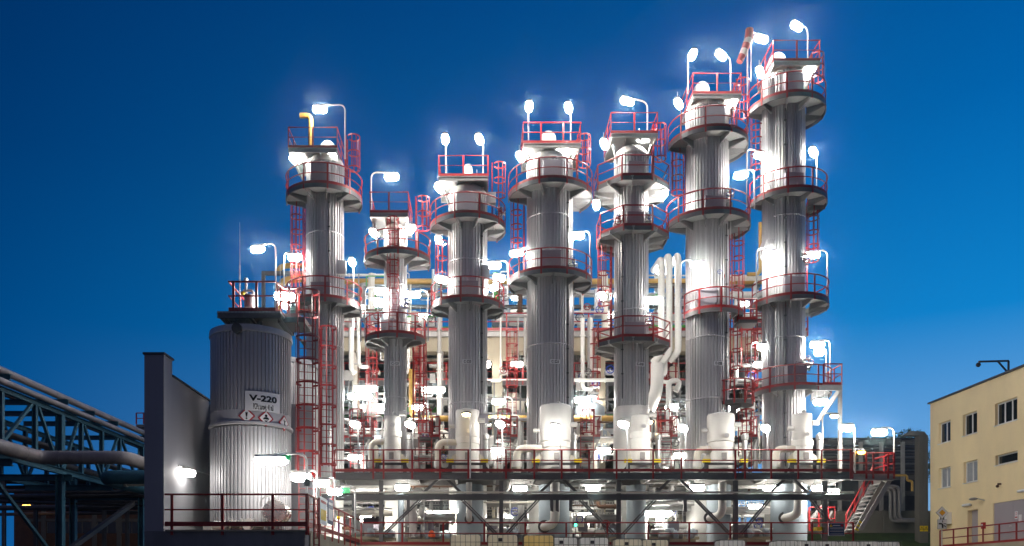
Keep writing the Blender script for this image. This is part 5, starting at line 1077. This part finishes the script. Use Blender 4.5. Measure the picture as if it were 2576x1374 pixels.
for u, v, m, lab, s, pl2 in TOTES:
    Y = 1.16 * F / (CY - v) * ((ZG + 1.16 - EYE) / 1.16); wd, dp = (1.0, 1.2) if s else (1.2, 1.0)
    bt, cgm, pm, lm, lb = tote_meshes(wd, dp); x = X(u, Y)
    o = thing('tote', 'caged ' + lab, 'tote', (x, Y + dp / 2, ZG), 'caged plastic totes'); L0 = (x, Y + dp / 2, ZG)
    place(bt[m], 'bottle', o, L0); place(cgm, 'cage', o, L0); place(pm, 'pallet', o, L0); place(lm, 'lid', o, L0)
    if pl2: place(lb, 'label_plate', o, (x - 0.1, Y - 0.012, ZG + 0.94))
cb = tag(MB().path([W(1475, 1236, 42.6), W(1500, 1290, 41.5), W(1530, 1352, 40.5)], 0.018, 6).build('cable', 'black'), 'thin black cable slanting down before the steel V brace', 'cable')

# ------------------------------------------------------------------ yellow building on the far side
XW = 28.3; bd = thing('office_building', 'yellow plastered building with dark windows', 'building', (XW + 5, 48, ZG))
ZR, Ya, Yb = 12.85, 36.0, 54.0
yu = lambda u: XW * F / (u - CX)
WINS = [(yu(2391), yu(2361), 10.15, 11.42, 2), (yu(2458), yu(2422), 10.18, 11.42, 2), (yu(2559), yu(2503), 10.22, 11.42, 3), (yu(2391), yu(2362), 7.38, 8.62, 2), (yu(2459), yu(2424), 7.4, 8.62, 2), (yu(2560), yu(2504), 8.02, 8.56, 1), (41.0, 43.0, 10.2, 11.4, 3), (41.0, 43.0, 8.0, 8.56, 1)]
D1_ = (yu(2460), yu(2434), 3.6, 5.76); D2_ = (43.0, yu(2499), 3.6, 5.95)
holes = [w_[:4] for w_ in WINS] + [D1_, D2_]
yc = sorted({Ya, Yb} | {h[0] for h in holes} | {h[1] for h in holes}); zc = sorted({2.0, ZR} | {h[2] for h in holes} | {h[3] for h in holes})
b = MB()
for ya_, yb_ in zip(yc, yc[1:]):
    z0 = None
    for za2, zb3 in zip(zc, zc[1:]):
        hole = any(h[0] - 1e-6 <= ya_ and yb_ <= h[1] + 1e-6 and h[2] - 1e-6 <= za2 and zb3 <= h[3] + 1e-6 for h in holes)
        if hole:
            if z0 is not None: b.box(XW, XW + 0.35, ya_, yb_, z0, za2); z0 = None
        elif z0 is None: z0 = za2
    if z0 is not None: b.box(XW, XW + 0.35, ya_, yb_, z0, ZR)
b.box(XW + 0.351, XW + 12, Yb - 0.35, Yb, 2.0, ZR); b.box(XW + 0.351, XW + 12, Ya, Ya + 0.35, 2.0, ZR)
b.build('wall', 'yellow_plaster', bd, False)
MB().box(XW - 0.12, XW + 12.2, Ya - 0.1, Yb + 0.12, ZR + 0.003, ZR + 0.1).build('roof', 'steel_dark', bd, False)
MB().box(XW + 1.6, XW + 1.7, Ya + 0.4, Yb - 0.4, 2.0, ZR - 0.3).build('inner_wall', 'steel_grey', bd, False)
for k, (y0_, y1_, z0_, z1_, n) in enumerate(WINS):
    wf = MB(); x_ = XW + 0.16; t = 0.07
    wf.box(x_, x_ + 0.06, y0_ + 0.002, y1_ - 0.002, z0_ + 0.002, z0_ + t); wf.box(x_, x_ + 0.06, y0_ + 0.002, y1_ - 0.002, z1_ - t, z1_ - 0.002)
    wf.box(x_, x_ + 0.06, y0_ + 0.002, y0_ + t, z0_ + t, z1_ - t); wf.box(x_, x_ + 0.06, y1_ - t, y1_ - 0.002, z0_ + t, z1_ - t)
    for i in range(1, n): ym_ = y0_ + (y1_ - y0_) * i / n; wf.box(x_, x_ + 0.06, ym_ - t * 0.7, ym_ + t * 0.7, z0_ + t, z1_ - t)
    wo = wf.build('window', 'window_white', bd, False); 
    g_ = MB().box(x_ + 0.025, x_ + 0.035, y0_ + t, y1_ - t, z0_ + t, z1_ - t).build('pane', 'glass_painted_reflection' if k in (3, 4) else 'glass', bd, False); g_.parent = wo
    s_ = MB().box(XW - 0.05, XW + 0.15, y0_ - 0.05, y1_ + 0.05, z0_ - 0.05, z0_ - 0.002).build('sill', 'window_white', bd, False); s_.parent = wo
for nm, (y0_, y1_, z0_, z1_), two in (('door', D1_, 0), ('double_door', D2_, 1)):
    d = MB(); xx = XW + (0.25 if not two else 0.04)
    if two: ym_ = 45.6; d.box(xx, xx + 0.05, y0_ + 0.01, ym_ - 0.005, z0_, z1_ - 0.01); d.box(xx, xx + 0.05, ym_ + 0.005, y1_ - 0.01, z0_, z1_ - 0.01)
    else: d.box(xx, xx + 0.05, y0_ + 0.01, y1_ - 0.01, z0_, z1_ - 0.01)
    do = d.build(nm, 'door_grey', bd, False); yh = 45.75 if two else y0_ + 0.12
    h_ = MB().path([(xx, yh, z0_ + 1.0), (xx - 0.06, yh, z0_ + 1.0), (xx - 0.06, yh + 0.12, z0_ + 1.0)], 0.015, 6).build('handle', 'galvanised', bd); h_.parent = do
    ys_ = 45.35 if two else y0_ + 0.25
    pl3 = MB().box(xx - 0.008, xx - 0.002, ys_ - 0.12, ys_ + 0.12, z0_ + 1.35, z0_ + 1.75).build('notice', 'sign_white', bd, False); pl3.parent = do
    ds = MB().lathe((xx - 0.01, ys_, z0_ + 1.62), [(0.085, -0.003), (0.085, 0)], 16, axis='x').build('prohibition_disc', 'sign_red', bd); ds.parent = do
    ds2 = MB().lathe((xx - 0.016, ys_, z0_ + 1.62), [(0.06, -0.002), (0.06, 0.001)], 16, axis='x').build('disc_field', 'sign_white', bd); ds2.parent = do
    rb = MB().box(xx - 0.013, xx - 0.009, ys_ - 0.1, ys_ + 0.1, z0_ + 1.4, z0_ + 1.47).build('notice_band', 'sign_red', bd, False); rb.parent = do
    if two: n2 = MB().box(xx - 0.008, xx - 0.002, ys_ - 0.45, ys_ - 0.2, z0_ + 1.2, z0_ + 1.55).build('notice', 'window_white', bd, False); n2.parent = do
# things on the wall
ac = thing('condenser_unit', 'beige air conditioner box on the yellow wall behind the road sign', 'air conditioner', (XW - 0.2, yu(2388), 5.2))
MB().box(XW - 0.4, XW - 0.05, yu(2396), yu(2378), 5.1, 5.8).build('case', 'window_white', ac, False); MB().box(XW - 0.05, XW - 0.003, yu(2394), yu(2380), 5.15, 5.2).build('bracket', 'steel_grey', ac, False)
MB().lathe((XW - 0.41, yu(2387), 5.45), [(0.24, 0), (0.24, 0.008)], 18, axis='x').build('fan_grille', 'steel_dark', ac)
for u, z, k, lab in ((2436, 6.02, 'bar', 'white bar lamp, unlit, over the single door of the yellow building'), (2578, 6.3, 'bar', 'white bar lamp, unlit, over the double door of the yellow building')):
    o = thing('unlit_lamp', lab, 'lamp', (XW, yu(u), z), 'unlit bar lamps'); y_ = yu(u)
    MB().box(XW - 0.08, XW - 0.003, y_ - 0.38, y_ + 0.38, z, z + 0.05).build('back_plate', 'steel_grey', o, False); MB().path([(XW - 0.12, y_ - 0.36, z + 0.06), (XW - 0.12, y_ + 0.36, z + 0.06)], 0.075, 12).build('diffuser', 'sign_white', o)
o = thing('unlit_lamp', 'unlit grey gooseneck street light on the yellow wall by the single door', 'lamp', (XW, yu(2470), 6.3)); y_ = yu(2468)
MB().path([(XW - 0.003, y_ - 0.35, 6.2), (XW - 0.35, y_ - 0.3, 6.3)], 0.03, 8).build('arm', 'galvanised', o); MB().ball((XW - 0.5, y_ - 0.1, 6.3), 0.2, 0.32, 0.08, 12).build('head', 'steel_light', o)
o = thing('wall_horn', 'small rusty alarm lamp high on the yellow wall', 'alarm', (XW, yu(2518), 6.85)); MB().path([(XW - 0.003, yu(2518), 6.95), (XW - 0.18, yu(2518), 6.95)], 0.05, 8).build('bracket', 'rust', o); MB().ball((XW - 0.2, yu(2518), 6.83), 0.09, n=8).build('globe', 'rust', o)
o = thing('hose_box', 'small red fire box on the yellow wall beside the single door', 'fire box', (XW, yu(2476), 4.8)); MB().box(XW - 0.15, XW - 0.003, yu(2480), yu(2474), 4.6, 4.95).build('case', 'sign_red', o, False); MB().box(XW - 0.16, XW - 0.152, yu(2479), yu(2475), 4.7, 4.85).build('label_plate', 'sign_white', o, False)
cm = thing('camera_mast', 'dark bracket with a small camera on the roof of the yellow building', 'camera', (XW + 0.3, 45.6, ZR)); 
pA, pB = W(2537, 940, 46.3), W(2537, 908, 46.3); pC = W(2462, 910, 46.3); pD = W(2510, 909, 46.3)
MB().beam((pA.x, pA.y, ZR + 0.09), pB, 0.08, 0.08).build('post', 'steel_dark', cm, False); MB().beam(pB, pC, 0.09, 0.09).build('arm', 'steel_dark', cm, False); MB().beam(pD, W(2534, 936, 46.3), 0.06, 0.08).build('brace', 'steel_dark', cm, False); MB().ball(pC + Vector((-0.02, 0, -0.17)), 0.13, n=10).build('dome_camera', 'black', cm)
# loading dock with its red railing
dk = thing('loading_dock', 'concrete dock running along the foot of the yellow building', 'dock', (27.3, 45, ZG)); MB().box(26.3, XW - 0.003, 36, 53.0, 2.0, 3.598).build('slab', 'concrete', dk, False)
rr2 = thing('guard_railing', 'dark red railing along the dock of the yellow building', 'railing', (26.4, 45, 3.6), 'red guard railings'); railing(rr2, [(26.4, 38, 3.6), (26.4, 49.3, 3.6)], None, 0.95, toe=0.12, step=1.5, drop=0.15)
# road sign
rg = thing('road_sign', 'yellow diamond priority road sign over a white arrow plate before the yellow building', 'road sign', W(2370, 1460, 45.0)); xs_ = X(2370, 45)
MB().path([(xs_, 45.03, ZG), (xs_, 45.03, Z(1275, 45))], 0.03, 8).build('pole', 'galvanised', rg)
zc_ = Z(1290, 45)
for k, (h, m, dy) in enumerate(((0.33, 'wire', 0), (0.31, 'sign_white', -0.012), (0.17, 'wire', -0.018), (0.155, 'sign_amber', -0.022))):
    MB().prism([(xs_ + h, 45 + dy, zc_), (xs_, 45 + dy, zc_ + h), (xs_ - h, 45 + dy, zc_), (xs_, 45 + dy, zc_ - h)], (0, 0.011 if k == 0 else 0.003, 0)).build(['diamond_back', 'white_diamond', 'diamond_border', 'yellow_diamond'][k], m, rg, False)
z2_ = Z(1319, 45); MB().box(xs_ - 0.25, xs_ + 0.25, 45, 45.012, z2_ - 0.25, z2_ + 0.25).build('arrow_plate', 'wire', rg, False); MB().box(xs_ - 0.235, xs_ + 0.235, 44.99, 44.996, z2_ - 0.235, z2_ + 0.235).build('plate_field', 'sign_white', rg, False)
MB().path([(xs_ + 0.02, 44.988, z2_ - 0.2), (xs_ + 0.02, 44.988, z2_ + 0.03), (xs_ - 0.18, 44.988, z2_ + 0.03)], 0.04, 6, 0.1).beam((xs_ + 0.02, 44.985, z2_ + 0.09), (xs_ + 0.02, 44.985, z2_ + 0.21), 0.03, 0.03).beam((xs_ + 0.07, 44.985, z2_ + 0.03), (xs_ + 0.2, 44.985, z2_ + 0.03), 0.02, 0.03).beam((xs_ + 0.08, 44.985, z2_ - 0.06), (xs_ + 0.19, 44.985, z2_ - 0.14), 0.02, 0.035).build('arrow_symbol', 'black', rg)
# concrete portal post, dark pipe bridge and wall behind
pp = thing('concrete_post', 'tall grey concrete post with two yellow warning signs beside the yellow building', 'post', (X(2324, 55), 55, ZG)); xa_, xb_ = X(2313, 55), X(2335, 55); zt3 = Z(1095, 55); xm_ = (xa_ + xb_) / 2
MB().box(xa_, xm_ - 0.01, 55, 55.6, 2.0, zt3).box(xm_ + 0.01, xb_, 55, 55.6, 2.0, zt3).box(xa_ + 0.02, xb_ - 0.02, 55.05, 55.55, 2.0, zt3 - 0.02).build('shaft', 'pillar_concrete', pp, False)
MB().prism([(xa_ - 1.0, 55.1, zt3 + 0.003), (xb_, 55.1, zt3 + 0.003), (xb_ - 0.2, 55.1, zt3 + 0.25), (xa_ - 0.5, 55.1, zt3 + 0.3)], (0, 0.5, 0)).build('cap', 'pillar_concrete', pp, False)
for xx in (xa_ + 0.14, xm_ + 0.14):
    q = MB().box(xx - 0.12, xx + 0.12, 54.985, 54.997, Z(1337, 55), Z(1323, 55)).build('warning_sign', 'sign_yellow', pp, False)
    MB().prism(tri(xx, Z(1329, 55), 0.2, 54.983), (0, -0.003, 0)).build('warning_triangle', 'black', pp, False).parent = q
    MB().prism(tri(xx, Z(1329.3, 55), 0.14, 54.978), (0, -0.003, 0)).build('triangle_field', 'sign_yellow', pp, False).parent = q
    MB().beam((xx + 0.015, 54.972, Z(1327.5, 55)), (xx - 0.01, 54.972, Z(1331, 55)), 0.004, 0.02).build('bolt_symbol', 'black', pp, False).parent = q
pbk = thing('pipe_bridge', 'dark pipe bridge of grey posts behind the stairs, next to the yellow building', 'pipe bridge', (X(2200, 60), 60, ZG), 'pipe bridges')
for u in (2060, 2112, 2165, 2217, 2271): MB().ibeam((X(u, 59), 59, ZG), (X(u, 59), 59, Z(1112, 59)), 0.2, 0.24, up=(0, 1, 0)).build('post', 'steel_light', pbk, False)
for v in (1112, 1200, 1240): MB().ibeam((X(2040, 59), 59.2, Z(v, 59)), (X(2310, 59), 59.2, Z(v, 59)), 0.2, 0.3).build('beam', 'steel_grey', pbk, False)
for u in range(2050, 2312, 36): MB().beam((X(u, 59), 59, Z(1108, 59)), (X(u + 10, 59), 66, Z(1098, 59) + 0.1), 0.12, 0.2).build('rafter', 'steel_grey', pbk, False)
for i in range(11):
    v = 1118 + i * 8.2; r = [0.075, 0.095, 0.06][i % 3]
    tag(MB().path([W(2030, v, 59.8 + (i % 3)), W(2312, v, 59.8 + (i % 3))], r, 8).build('process_pipe', 'steel_grey' if i % 2 else 'steel_mid'), 'dark level pipe stacked in the pipe bridge next to the yellow building', 'pipe', 'dark pipes in the pipe bridge')
tag(MB().box(X(2045, 66), X(2332, 66), 66.2, 66.4, Z(1300, 66), Z(1104, 66)).box(X(2045, 66), X(2332, 66), 66.1, 66.5, Z(1104, 66), Z(1104, 66) + 0.1).build('rack_backing', 'steel_dark', smooth=False), 'dark sheet wall closing the far side of the pipe bridge near the stairs', 'wall')
for k, (u, s) in enumerate(((2240, 0), (2251, 0.4), (2262, 0.8))):
    tag(MB().path([W(2180, 1233 - k * 5, 57), W(u, 1233 - k * 5, 57), W(u, 1312 - k * 2, 57), W(2310, 1312 - k * 2, 57)], 0.11, 10, 0.4).build('loop_pipe', 'steel_mid'), 'grey pipe looping down below the dark pipe bridge', 'pipe', 'grey looping pipes')
tag(MB().path([W(2245, 1196, 56.5), W(2282, 1196, 56.5), W(2282, 1210, 56.5), W(2295, 1210, 56.5), W(2295, 1236, 56.5)], 0.08, 10, 0.3).build('gas_pipe', 'yellow_pipe'), 'small yellow pipe with two bends near the concrete post', 'pipe', 'yellow pipes')
cw = thing('boundary_wall', 'weathered concrete boundary wall on the grass bank behind the stairs', 'wall', (X(2200, 58), 58, 4.8)); 
for i in range(6): xx = 18.5 + i * 2.2; MB().box(xx, xx + 2.17, 58.2, 58.35, 4.6, 6.45).build('panel', 'pillar_concrete', cw, False); MB().box(xx - 0.07, xx + 0.07, 58.1, 58.19, 4.6, 6.5).build('post', 'pillar_concrete', cw, False)

# ------------------------------------------------------------------ teal pipe bridge on the far left
XR_ = -21.0; ZT_, ZL_ = 10.0, 7.1
br = thing('pipe_bridge', 'dark teal steel truss bridge carrying pipes beside the firewall', 'pipe bridge', (XR_ - 2, 45, ZG), 'pipe bridges')
for xx in (XR_, XR_ - 4.2):
    for z, h in ((ZT_, 0.24), (ZL_, 0.3)): MB().ibeam((xx, 33, z), (xx, 62, z), 0.22, h).build('chord', 'teal_steel', br, False)
    for y_ in (37.2, 40.0, 44.6, 47.0, 49.3, 54.5): MB().ibeam((xx, y_, ZL_ + 0.16), (xx, y_, ZT_ - 0.13), 0.2, 0.2, up=(1, 0, 0)).build('strut', 'teal_steel', br, False)
    for y_ in (42.4, 52.5): MB().ibeam((xx, y_, ZG), (xx, y_, ZL_ - 0.16), 0.34, 0.34, 0.04, up=(1, 0, 0)).build('leg', 'teal_steel', br, False); MB().ibeam((xx, y_, ZL_ + 0.16), (xx, y_, ZT_ - 0.13), 0.34, 0.34, 0.04, up=(1, 0, 0)).build('leg', 'teal_steel', br, False)
    for ya_, yb_ in ((39.7, 36.8), (40.3, 42.2), (44.2, 42.7), (44.9, 47.0), (49.0, 47.2), (49.6, 52.3)): MB().beam((xx, ya_, ZT_ - 0.14), (xx, yb_, ZL_ + 0.17), 0.14, 0.14).build('diagonal', 'teal_steel', br, False)
for y_ in (37.3, 42.5, 45.4, 48.3, 53.0): MB().ibeam((XR_ - 5, y_, 10.55), (XR_ + 0.35, y_, 10.55), 0.2, 0.26).build('cross_beam', 'teal_steel', br, False)
for y_ in (37.0, 42.4, 47.0, 52.5): MB().ibeam((XR_ - 4.2, y_, ZL_ - 0.32), (XR_ + 0.6, y_, ZL_ - 0.32), 0.3, 0.3).build('cross_beam', 'teal_steel', br, False)
MB().beam((XR_ - 0.2, 42.6, 2.6), (XR_ - 0.2, 36.5, 6.4), 0.14, 0.14).build('leg_brace', 'teal_steel', br, False); MB().beam((XR_ - 0.3, 42.2, 2.6), (XR_ - 0.3, 52, 6.4), 0.24, 0.24).build('leg_brace', 'steel_dark', br, False)
for x_, z_, r, m, lab in ((XR_ - 0.1, 10.86, 0.17, 'grey_pipe', 'outermost pale pipe lying on top of the teal bridge'), (XR_ - 1.2, 10.84, 0.15, 'grey_pipe', 'second pale pipe on top of the teal bridge'), (XR_ + 0.32, 10.25, 0.13, 'grey_pipe', 'slim pale pipe slung just under the cross beams of the teal bridge'), (XR_ - 2.4, 10.86, 0.2, 'grey_pipe', 'third pale pipe on top of the teal bridge'), (XR_ - 1.4, 8.6, 0.12, 'steel_dark', 'dark pipe running inside the teal bridge'), (XR_ - 2.0, 8.0, 0.2, 'steel_dark', 'thick dark pipe running inside the teal bridge'), (XR_ - 3.0, 9.0, 0.15, 'steel_dark', 'deepest dark pipe inside the teal bridge')):
    b = MB().path([(x_, 32, z_), (x_, 64, z_)], r, 12)
    for y_ in range(34, 64, 4): b.path([(x_, y_, z_), (x_, y_ + 0.06, z_)], r * 1.05, 12)
    tag(b.build('process_pipe', m), lab, 'pipe', 'pipes on the teal bridge')
x0_ = -20.25; zb_ = 7.28
b = MB().path([(x0_, 29, zb_), (x0_, 39, zb_), (-16.3, 39, zb_), (-16.3, 52, zb_)], 0.31, 20, 0.7)
for y_ in (32, 35, 37.5): b.path([(x0_, y_, zb_), (x0_, y_ + 0.05, zb_)], 0.32, 20)
for x_ in (-19.3, -18.2, -17.2): b.path([(x_, 39, zb_), (x_ + 0.05, 39, zb_)], 0.32, 20)
tag(b.build('main_pipe', 'grey_pipe'), 'fat grey pipe with two bends in front of the teal bridge', 'pipe')
tag(MB().path([(-19.6, 50, 7.0), (-19.6, 44, 7.0), (-15, 44, 7.0)], 0.36, 18, 0.8).build('main_pipe', 'teal_steel'), 'fat dark pipe below the grey one beside the firewall', 'pipe')
tag(MB().path([W(300, 1212, 46), W(380, 1212, 46)], 0.25, 16).path([W(318, 1212, 46), W(321, 1212, 46)], 0.29, 16).build('main_pipe', 'cream_pipe'), 'short pale pipe end under the fat dark pipe at the firewall', 'pipe')
rnd = random.Random(5)
for k in range(11):
    v = 1205 + k * 8.5; Y = rnd.uniform(50, 62); m = 'steel_dark' if k % 4 else 'steel_grey'
    tag(MB().path([W(-40, v + rnd.uniform(-6, 6), Y), W(380, v + rnd.uniform(-4, 8), Y)], rnd.choice([0.08, 0.12, 0.16]), 8).build('process_pipe', m), 'dark level pipe low behind the teal bridge', 'pipe', 'dark pipes behind the teal bridge')
rk = thing('steel_rack', 'dark steel frame of posts below the teal bridge before the brick building', 'steel frame', (X(200, 57), 57, ZG))
for u in (10, 90, 180, 262, 320): MB().ibeam((X(u, 57), 57, ZG), (X(u, 57), 57, Z(1200, 57)), 0.2, 0.24, up=(0, 1, 0)).build('post', 'steel_grey' if u in (180, 10) else 'steel_dark', rk, False)
for v in (1205, 1262): MB().ibeam((X(-30, 57), 57, Z(v, 57)), (X(350, 57), 57, Z(v, 57)), 0.2, 0.26).build('beam', 'steel_dark', rk, False)
bk = thing('brick_building', 'dark brick building with concrete bands behind the teal bridge', 'building', (X(180, 76), 76, ZG)); Yk = 75
MB().box(X(35, Yk), X(420, Yk), Yk, Yk + 8, ZG, Z(1230, Yk)).build('wall', 'brick', bk, False)
MB().box(X(33, Yk), X(422, Yk), Yk - 0.2, Yk + 8.2, Z(1230, Yk) + 0.003, Z(1222, Yk)).build('roof', 'steel_dark', bk, False)
for u in (110, 238, 300, 362): MB().box(X(u, Yk) - 0.2, X(u, Yk) + 0.2, Yk - 0.08, Yk - 0.002, ZG, Z(1232, Yk)).build('pillar', 'pillar_concrete', bk, False)
MB().box(X(60, Yk), X(420, Yk), Yk - 0.06, Yk - 0.003, Z(1312, Yk), Z(1305, Yk)).build('band', 'pillar_concrete', bk, False)
for u0, u1 in ((118, 175), (180, 232), (245, 294), (306, 356)):
    f = MB()
    for uu in (u0, (u0 + u1) / 2, u1 - 2): f.box(X(uu, Yk), X(uu + 2, Yk), Yk - 0.05, Yk - 0.004, Z(1342, Yk), Z(1313, Yk))
    fo = f.build('window', 'pillar_concrete', bk, False); po = MB().box(X(u0, Yk), X(u1, Yk), Yk - 0.03, Yk - 0.006, Z(1342, Yk), Z(1313, Yk)).build('pane', 'glass', bk, False); po.parent = fo
tag(MB().box(X(342, 58), X(380, 58), 58, 60, Z(1068, 58) - 0.2, Z(1068, 58)).box(X(345, 58), X(378, 58), 58.1, 59.9, Z(1068, 58) - 0.3, Z(1068, 58) - 0.2).build('rack_walkway', 'steel_grey', smooth=False), 'small walkway end sticking out behind the firewall', 'platform')
wr = thing('guard_railing', 'short red railing piece peeping out behind the firewall', 'railing', (X(360, 58), 58, Z(1066, 58)), 'red guard railings'); railing(wr, [(X(343, 58), 58, Z(1067, 58)), (X(380, 58), 58, Z(1067, 58))], None, 0.75, step=0.4, toe=0)

# ------------------------------------------------------------------ far trees over the pipe bridge
rnd = random.Random(3)
def tree(u, v, Y, h, label):
    p = W(u, v, Y); o = thing('tree', label, 'tree', (p.x, Y, p.z - h), 'trees behind the pipe bridge')
    b = MB(); b.path([(p.x, Y, p.z - h), (p.x, Y, p.z - h * 0.3)], [0.25, 0.1], 8)
    for k in range(7): a = rnd.uniform(0, 6.28); b.path([(p.x, Y, p.z - h * rnd.uniform(0.35, 0.6)), (p.x + h * 0.22 * math.cos(a), Y + h * 0.22 * math.sin(a), p.z - h * rnd.uniform(0.05, 0.3))], [0.07, 0.02], 5)
    b.build('trunk', 'bark', o); c = MB()
    for k in range(2600):
        while True:
            q = Vector((rnd.uniform(-1, 1), rnd.uniform(-1, 1), rnd.uniform(-1, 1)))
            if q.length < 1 and math.sin(q.x * 5 + u) + math.sin(q.y * 4) + math.sin(q.z * 6 + u) > -0.5: break
        cpt = Vector((p.x + q.x * h * 0.32, Y + q.y * h * 0.32, p.z - h * 0.3 + q.z * h * 0.32)); s = rnd.uniform(0.1, 0.2)
        d1 = Vector((rnd.gauss(0, 1), rnd.gauss(0, 1), rnd.gauss(0, 1))).normalized() * s; d2 = d1.orthogonal().normalized() * s * 0.6
        c.add([cpt - d1, cpt + d2, cpt + d1, cpt - d2], [(0, 1, 2, 3)])
    c.build('crown', 'foliage', o, False)
tree(2222, 1093, 76, 9, 'dark tree crown peeping over the pipe bridge near the stair lamp'); tree(2290, 1084, 80, 10, 'dark tree crown over the pipe bridge next to the yellow building'); tree(2160, 1108, 82, 8, 'low dark tree crown behind the deck corner lamp')

# ------------------------------------------------------------------ thin scattering volume added over the site to give the lamps halos
hm = bpy.data.materials.new('lamp_halo_mist'); hm.use_nodes = True; ht = hm.node_tree; ht.nodes.clear()
ho = ht.nodes.new('ShaderNodeOutputMaterial'); hv = ht.nodes.new('ShaderNodeVolumePrincipled')
hv.inputs['Color'].default_value = (0.62, 0.88, 1, 1); hv.inputs['Density'].default_value = 0.00055; hv.inputs['Anisotropy'].default_value = 0.985
ht.links.new(hv.outputs[0], ho.inputs['Volume']); M['lamp_halo_mist'] = hm
tag(MB().box(-301, 301, -61, 401, -1.0, 42).build('lamp_halo_haze', 'lamp_halo_mist', smooth=False), kind='stuff')
cy.volume_bounces = 0
